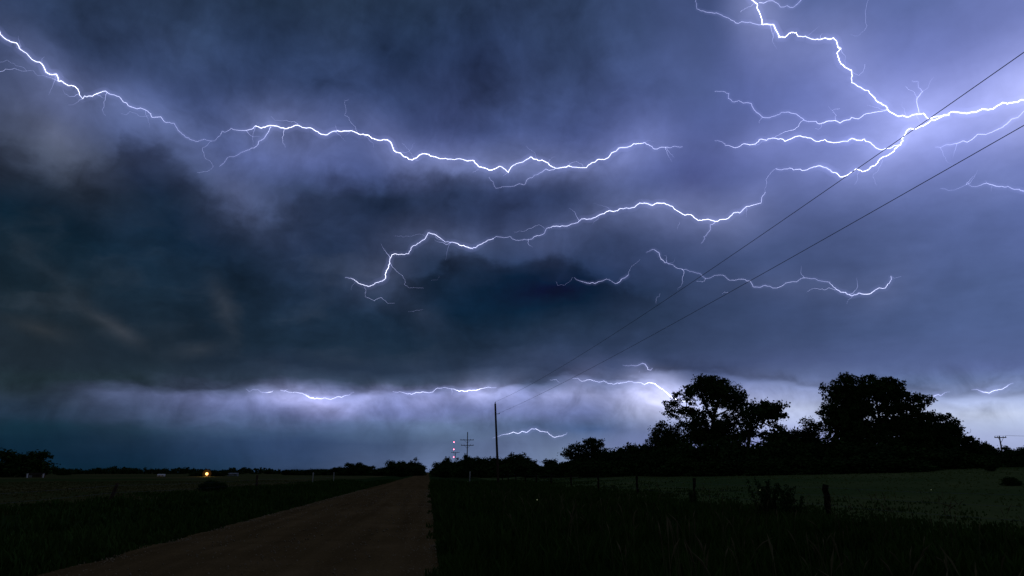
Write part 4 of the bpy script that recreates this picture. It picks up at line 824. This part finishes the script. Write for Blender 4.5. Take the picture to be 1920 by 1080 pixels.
for px, lab in ((52, 'tiny white post under the left half of the farmyard tree'), (82, 'tiny white post at the right foot of the farmyard tree')):
    p = ground_at(px, 270); m = MB(); m.box((0, 0, .45), (.32, .32, 1.5)); m.box((0, 0, 1.22), (.42, .42, .06)); o = m.build('white_post', WHITE, None, p); tag(o, lab, 'post')

# ------------------------------------------------------------------ fences
def crooked(h, r, seed, lean=.06, bend=.03):
    g = np.random.default_rng(seed); z = np.linspace(-.4, h, 9); l = g.normal(size=2) * lean; b = g.normal(size=(9, 2)) * bend * .5
    p = np.hstack([l[None] * z[:, None] + b, z[:, None]]); m = MB(); m.tube(p, r * (1 + .14 * g.normal(size=9)), 7); return m
FX = 15.6
fr = empty('wire_fence', (FX, 26.4, float(height(FX, 26.4)))); tag(fr, 'barbed wire fence with dark wooden posts along the right pasture', 'fence')
o0 = np.array(fr.location); tops = []
for i, px in enumerate([1546, 1300, 1194, 1122, 1071, 1033, 1006, 985, 967, 953, 942]):
    a, _ = azel(px, 900); y = FX / math.tan(a); z = float(height(FX, y))
    m = crooked(1.36 if i else 1.2, (.11 if i == 0 else .085) * (1 + .03 * i), 300 + i, .03 if i else .07, .02 if i else .05)
    q = m.build('post', OLDPOST, fr, np.array([FX, y, z]) - o0, True); tops.append((FX, y, z))
    if i == 0: q['label'] = 'thick crooked near fence post'
tops = [(FX, -8, float(height(FX, -8))), (FX, 3.5, float(height(FX, 3.5))), (FX, 15, float(height(FX, 15)))] + tops
for q in tops[:3]: crooked(1.25, .08, int(q[1]) + 400, .03, .02).build('post', OLDPOST, fr, np.array(q) - o0, True)
for hgt in (.45, .8, 1.1):
    p = []
    for A_, B_ in zip(tops, tops[1:]):
        for s in np.linspace(0, 1, 7)[:-1]: p.append((FX - .07, A_[1] + (B_[1] - A_[1]) * s, A_[2] + (B_[2] - A_[2]) * s + hgt - .05 * 4 * s * (1 - s)))
    m = MB(); m.tube(np.array(p) - o0, .003, 4); m.build('barbed_wire', WIRE, fr)
LX = -18.0
fl = empty('wire_fence', (LX, 43, float(height(LX, 43)))); tag(fl, 'sparse wire fence with leaning and pale posts along the left field', 'fence')
o0 = np.array(fl.location); tops = []
for i, (px, pale) in enumerate([(215, 0), (482, 0), (586, 1), (625, 1)]):
    a, _ = azel(px, 905); y = LX / math.tan(a); z = float(height(LX, y))
    if i == 0:
        zz = np.linspace(-.4, 1.02, 9); m = MB(); m.tube(np.stack([-.12 + .26 * sst(0, 1.0, zz) + .03 * np.sin(zz * 6), .06 * zz, zz], 1), np.linspace(.12, .085, 9), 7); lab = 'bent leaning dark post'
    elif pale: m = crooked(1.65, .085, 500 + i, .03, .015); lab = 'pale upright post'
    else: m = crooked(1.35, .12, 500 + i, .04, .03); lab = 'stout dark post'
    q = m.build('post', PALEWOOD if pale else WOOD, fl, np.array([LX, y, z]) - o0, True); q['label'] = lab; tops.append((LX, y, z))
tops = [(LX, 14, float(height(LX, 14)))] + tops
for hgt in (.5, .9):
    p = []
    for A_, B_ in zip(tops, tops[1:]):
        for s in np.linspace(0, 1, 9)[:-1]: p.append((LX + .1, A_[1] + (B_[1] - A_[1]) * s, A_[2] + (B_[2] - A_[2]) * s + hgt - .1 * 4 * s * (1 - s)))
    m = MB(); m.tube(np.array(p) - o0, .003, 4); m.build('wire', WIRE, fl)
# pale marker post on the right verge
p = ground_at(881, 125); mk = empty('marker_post', p); tag(mk, 'pale roadside marker post on the right verge below the double crossarm pole', 'marker post')
m = MB(); m.tube([(0, 0, -.3), (0, 0, 1), (.03, 0, 2.1)], .085, 8); m.build('post', PALEWOOD, mk, smooth=True)
m = MB(); m.tube([(.03, 0, 2.1), (.03, 0, 2.14), (.03, 0, 2.2)], (.085, .1, .06), 8); m.build('cap', PALEWOOD, mk)

# ------------------------------------------------------------------ grass
def blades(n, xr, ydist, hr, seed, wid=.012, keep=None):
    g = np.random.default_rng(seed); x = g.uniform(*xr, n); y = ydist(g, n)
    # clumping
    cl = np.sin(x * 1.9 + 1.1 * np.sin(y * .8)) * np.sin(y * 1.3 + .7 * np.sin(x * .9)); k = g.uniform(-1.3, 1, n) < cl + .35
    if keep is not None: k &= keep(x, y)
    x, y, cl = x[k], y[k], cl[k]; n = len(x)
    z = height(x, y); h = g.uniform(*hr, n) * (.75 + .35 * cl) * (1 - .74 * sst(5, 20, np.where(x > 0, x, -x - 8)) * (hr[1] > .3)); a = g.uniform(0, 2 * math.pi, n); d = np.hypot(x, y)
    w = wid * (1 + d / 14) * g.uniform(.7, 1.4, n); ln = h * g.uniform(.1, .55, n); b = g.uniform(0, 2 * math.pi, n)
    ex, ey = np.cos(a) * w, np.sin(a) * w; lx, ly = np.cos(b) * ln, np.sin(b) * ln
    v = np.empty((n, 5, 3)); z0 = z - .03
    v[:, 0] = np.stack([x - ex, y - ey, z0], 1); v[:, 1] = np.stack([x + ex, y + ey, z0], 1)
    v[:, 2] = np.stack([x + ex * .7 + lx * .3, y + ey * .7 + ly * .3, z + h * .6], 1); v[:, 3] = np.stack([x - ex * .7 + lx * .3, y - ey * .7 + ly * .3, z + h * .6], 1)
    v[:, 4] = np.stack([x + lx, y + ly, z + h], 1)
    i = np.arange(n)[:, None] * 5
    f = np.concatenate([i + np.array([[0, 1, 2]]), i + np.array([[0, 2, 3]]), i + np.array([[3, 2, 4]])])
    return v.reshape(-1, 3), f
geo = lambda lo, hi: (lambda g, n: lo * (hi / lo) ** g.uniform(0, 1, n))
def grass(name, parts, mat, label):
    vs, fs, k = [], [], 0
    for v, f in parts: vs.append(v); fs.append(f + k); k += len(v)
    tag(link(name, mesh_np(name, np.vstack(vs), np.vstack(fs), mat)), label, 'grass', None, 'stuff')
gk = np.random.default_rng(12)
thin = lambda x, y: gk.uniform(size=len(x)) > sst(5.5, 26, x + 2.2 * np.sin(y * .33) + 1.3 * np.sin(y * .9 + x))
thinl = lambda x, y: gk.uniform(size=len(x)) > sst(14, 23, -x + 1.6 * np.sin(y * .3) + 1.0 * np.sin(y * .8 + x))
grass('verge_grass', [blades(175000, (.45, 26), geo(4, 130), (.22, .70), 41, keep=thin), blades(34000, (.25, 1.2), geo(5, 120), (.06, .30), 42), blades(5000, (.0, .75), geo(9, 100), (.05, .26), 47, keep=lambda x, y: np.sin(y * 1.7) + np.sin(y * .63 + 1) + 1.6 * (x - .3) > .6), blades(70000, (-23, -6.6), geo(9, 150), (.16, .5), 43, keep=thinl), blades(22000, (-7.4, -6.4), geo(9, 140), (.05, .26), 44)], GRASS, 'dark unmown grass on both verges of the dirt road')
grass('pasture_grass', [blades(16000, (13.5, 75), geo(14, 110), (.05, .13), 45, .014)], mat_noise('pasture_blades', (.10, .14, .04), (.16, .19, .06), .3, .9), 'short pale grass of the right pasture')
grass('field_grass', [blades(30000, (-70, -17), geo(26, 150), (.05, .15), 46, .014)], mat_noise('field_blades', (.085, .085, .03), (.14, .125, .045), .3, .9), 'short dry grass of the left field')
# loose stones on the road
gs = np.random.default_rng(31); n = 5200; y = 10.5 * (70 / 10.5) ** gs.uniform(size=n); e_ = gs.uniform(size=n)
x = np.where(e_ < .6, np.where(e_ < .3, RL + .1 + np.abs(gs.normal(0, .45, n)), RR - .1 - np.abs(gs.normal(0, .4, n))), gs.uniform(RL + .2, RR - .2, n))
u = (x - RL) / (RR - RL); z = height(x, y) + .02 + .07 * (1 - (2 * u - 1) ** 2) - .012; sz = gs.uniform(.007, .024, n) * (1 + y / 45)
oc = np.array([[1, 0, 0], [0, 1, 0], [-1, 0, 0], [0, -1, 0], [0, 0, 1], [0, 0, -1]]); v = np.stack([x, y, z], 1)[:, None] + oc[None] * sz[:, None, None] * gs.uniform(.6, 1.3, (n, 6, 1))
f = (np.arange(n)[:, None, None] * 6 + np.array([[0, 1, 4], [1, 2, 4], [2, 3, 4], [3, 0, 4], [1, 0, 5], [2, 1, 5], [3, 2, 5], [0, 3, 5]])[None]).reshape(-1, 3)
tag(link('road_gravel', mesh_np('road_gravel', v.reshape(-1, 3), f, mat_noise('gravel', (.14, .10, .05), (.34, .26, .16), 9, .9))), 'loose stones scattered on the dirt road and its edges', 'gravel', None, 'stuff')
# seed-headed stalks among the verge grass
g = np.random.default_rng(77); m = MB()
for i in range(420):
    x = g.uniform(2.0, 14.5); y = 5 * (45 / 5) ** g.uniform(); z = float(height(x, y)); h = g.uniform(.7, 1.25); l = g.normal(size=2) * .12
    q = np.array([(x, y, z), (x + l[0] * .3, y + l[1] * .3, z + h * .5), (x + l[0] * .8, y + l[1] * .8, z + h * .82), (x + l[0] * 1.1, y + l[1] * 1.1, z + h * .92), (x + l[0] * 1.5, y + l[1] * 1.5, z + h)])
    m.tube(q, (.003, .003, .003, .012, .002), 4)
tag(m.build('seed_stalks', STRAW), 'pale dry seed stalks standing in the right verge grass', 'grass', None, 'stuff')
# fireflies over the grass
FLY = mat_emit('firefly_glow', (.85, .95, .55), .3)
DK = mat_noise('firefly_body', (.02, .015, .01), (.04, .03, .02), 8, .6)
for px, row, d, lab in ((1007, 937, 16, 'firefly glinting over the right verge nearest the road'), (1425, 919, 22, 'firefly glinting by the ragged weed clump left of the thick post'), (1746, 918, 25, 'firefly glinting over the pasture right of the thick post')):
    p = at_dist(px, row, d); ff = empty('firefly', p); tag(ff, lab, 'firefly', 'fireflies over the grass')
    m = MB(); ball(m, (0, 0, 0), .009, 7); m.build('lit_tail', FLY, ff, smooth=True)
    m = MB(); m.tube([(0, 0, .006), (0, .002, .018), (0, .004, .030)], (.006, .008, .004), 6); m.build('body', DK, ff, smooth=True)
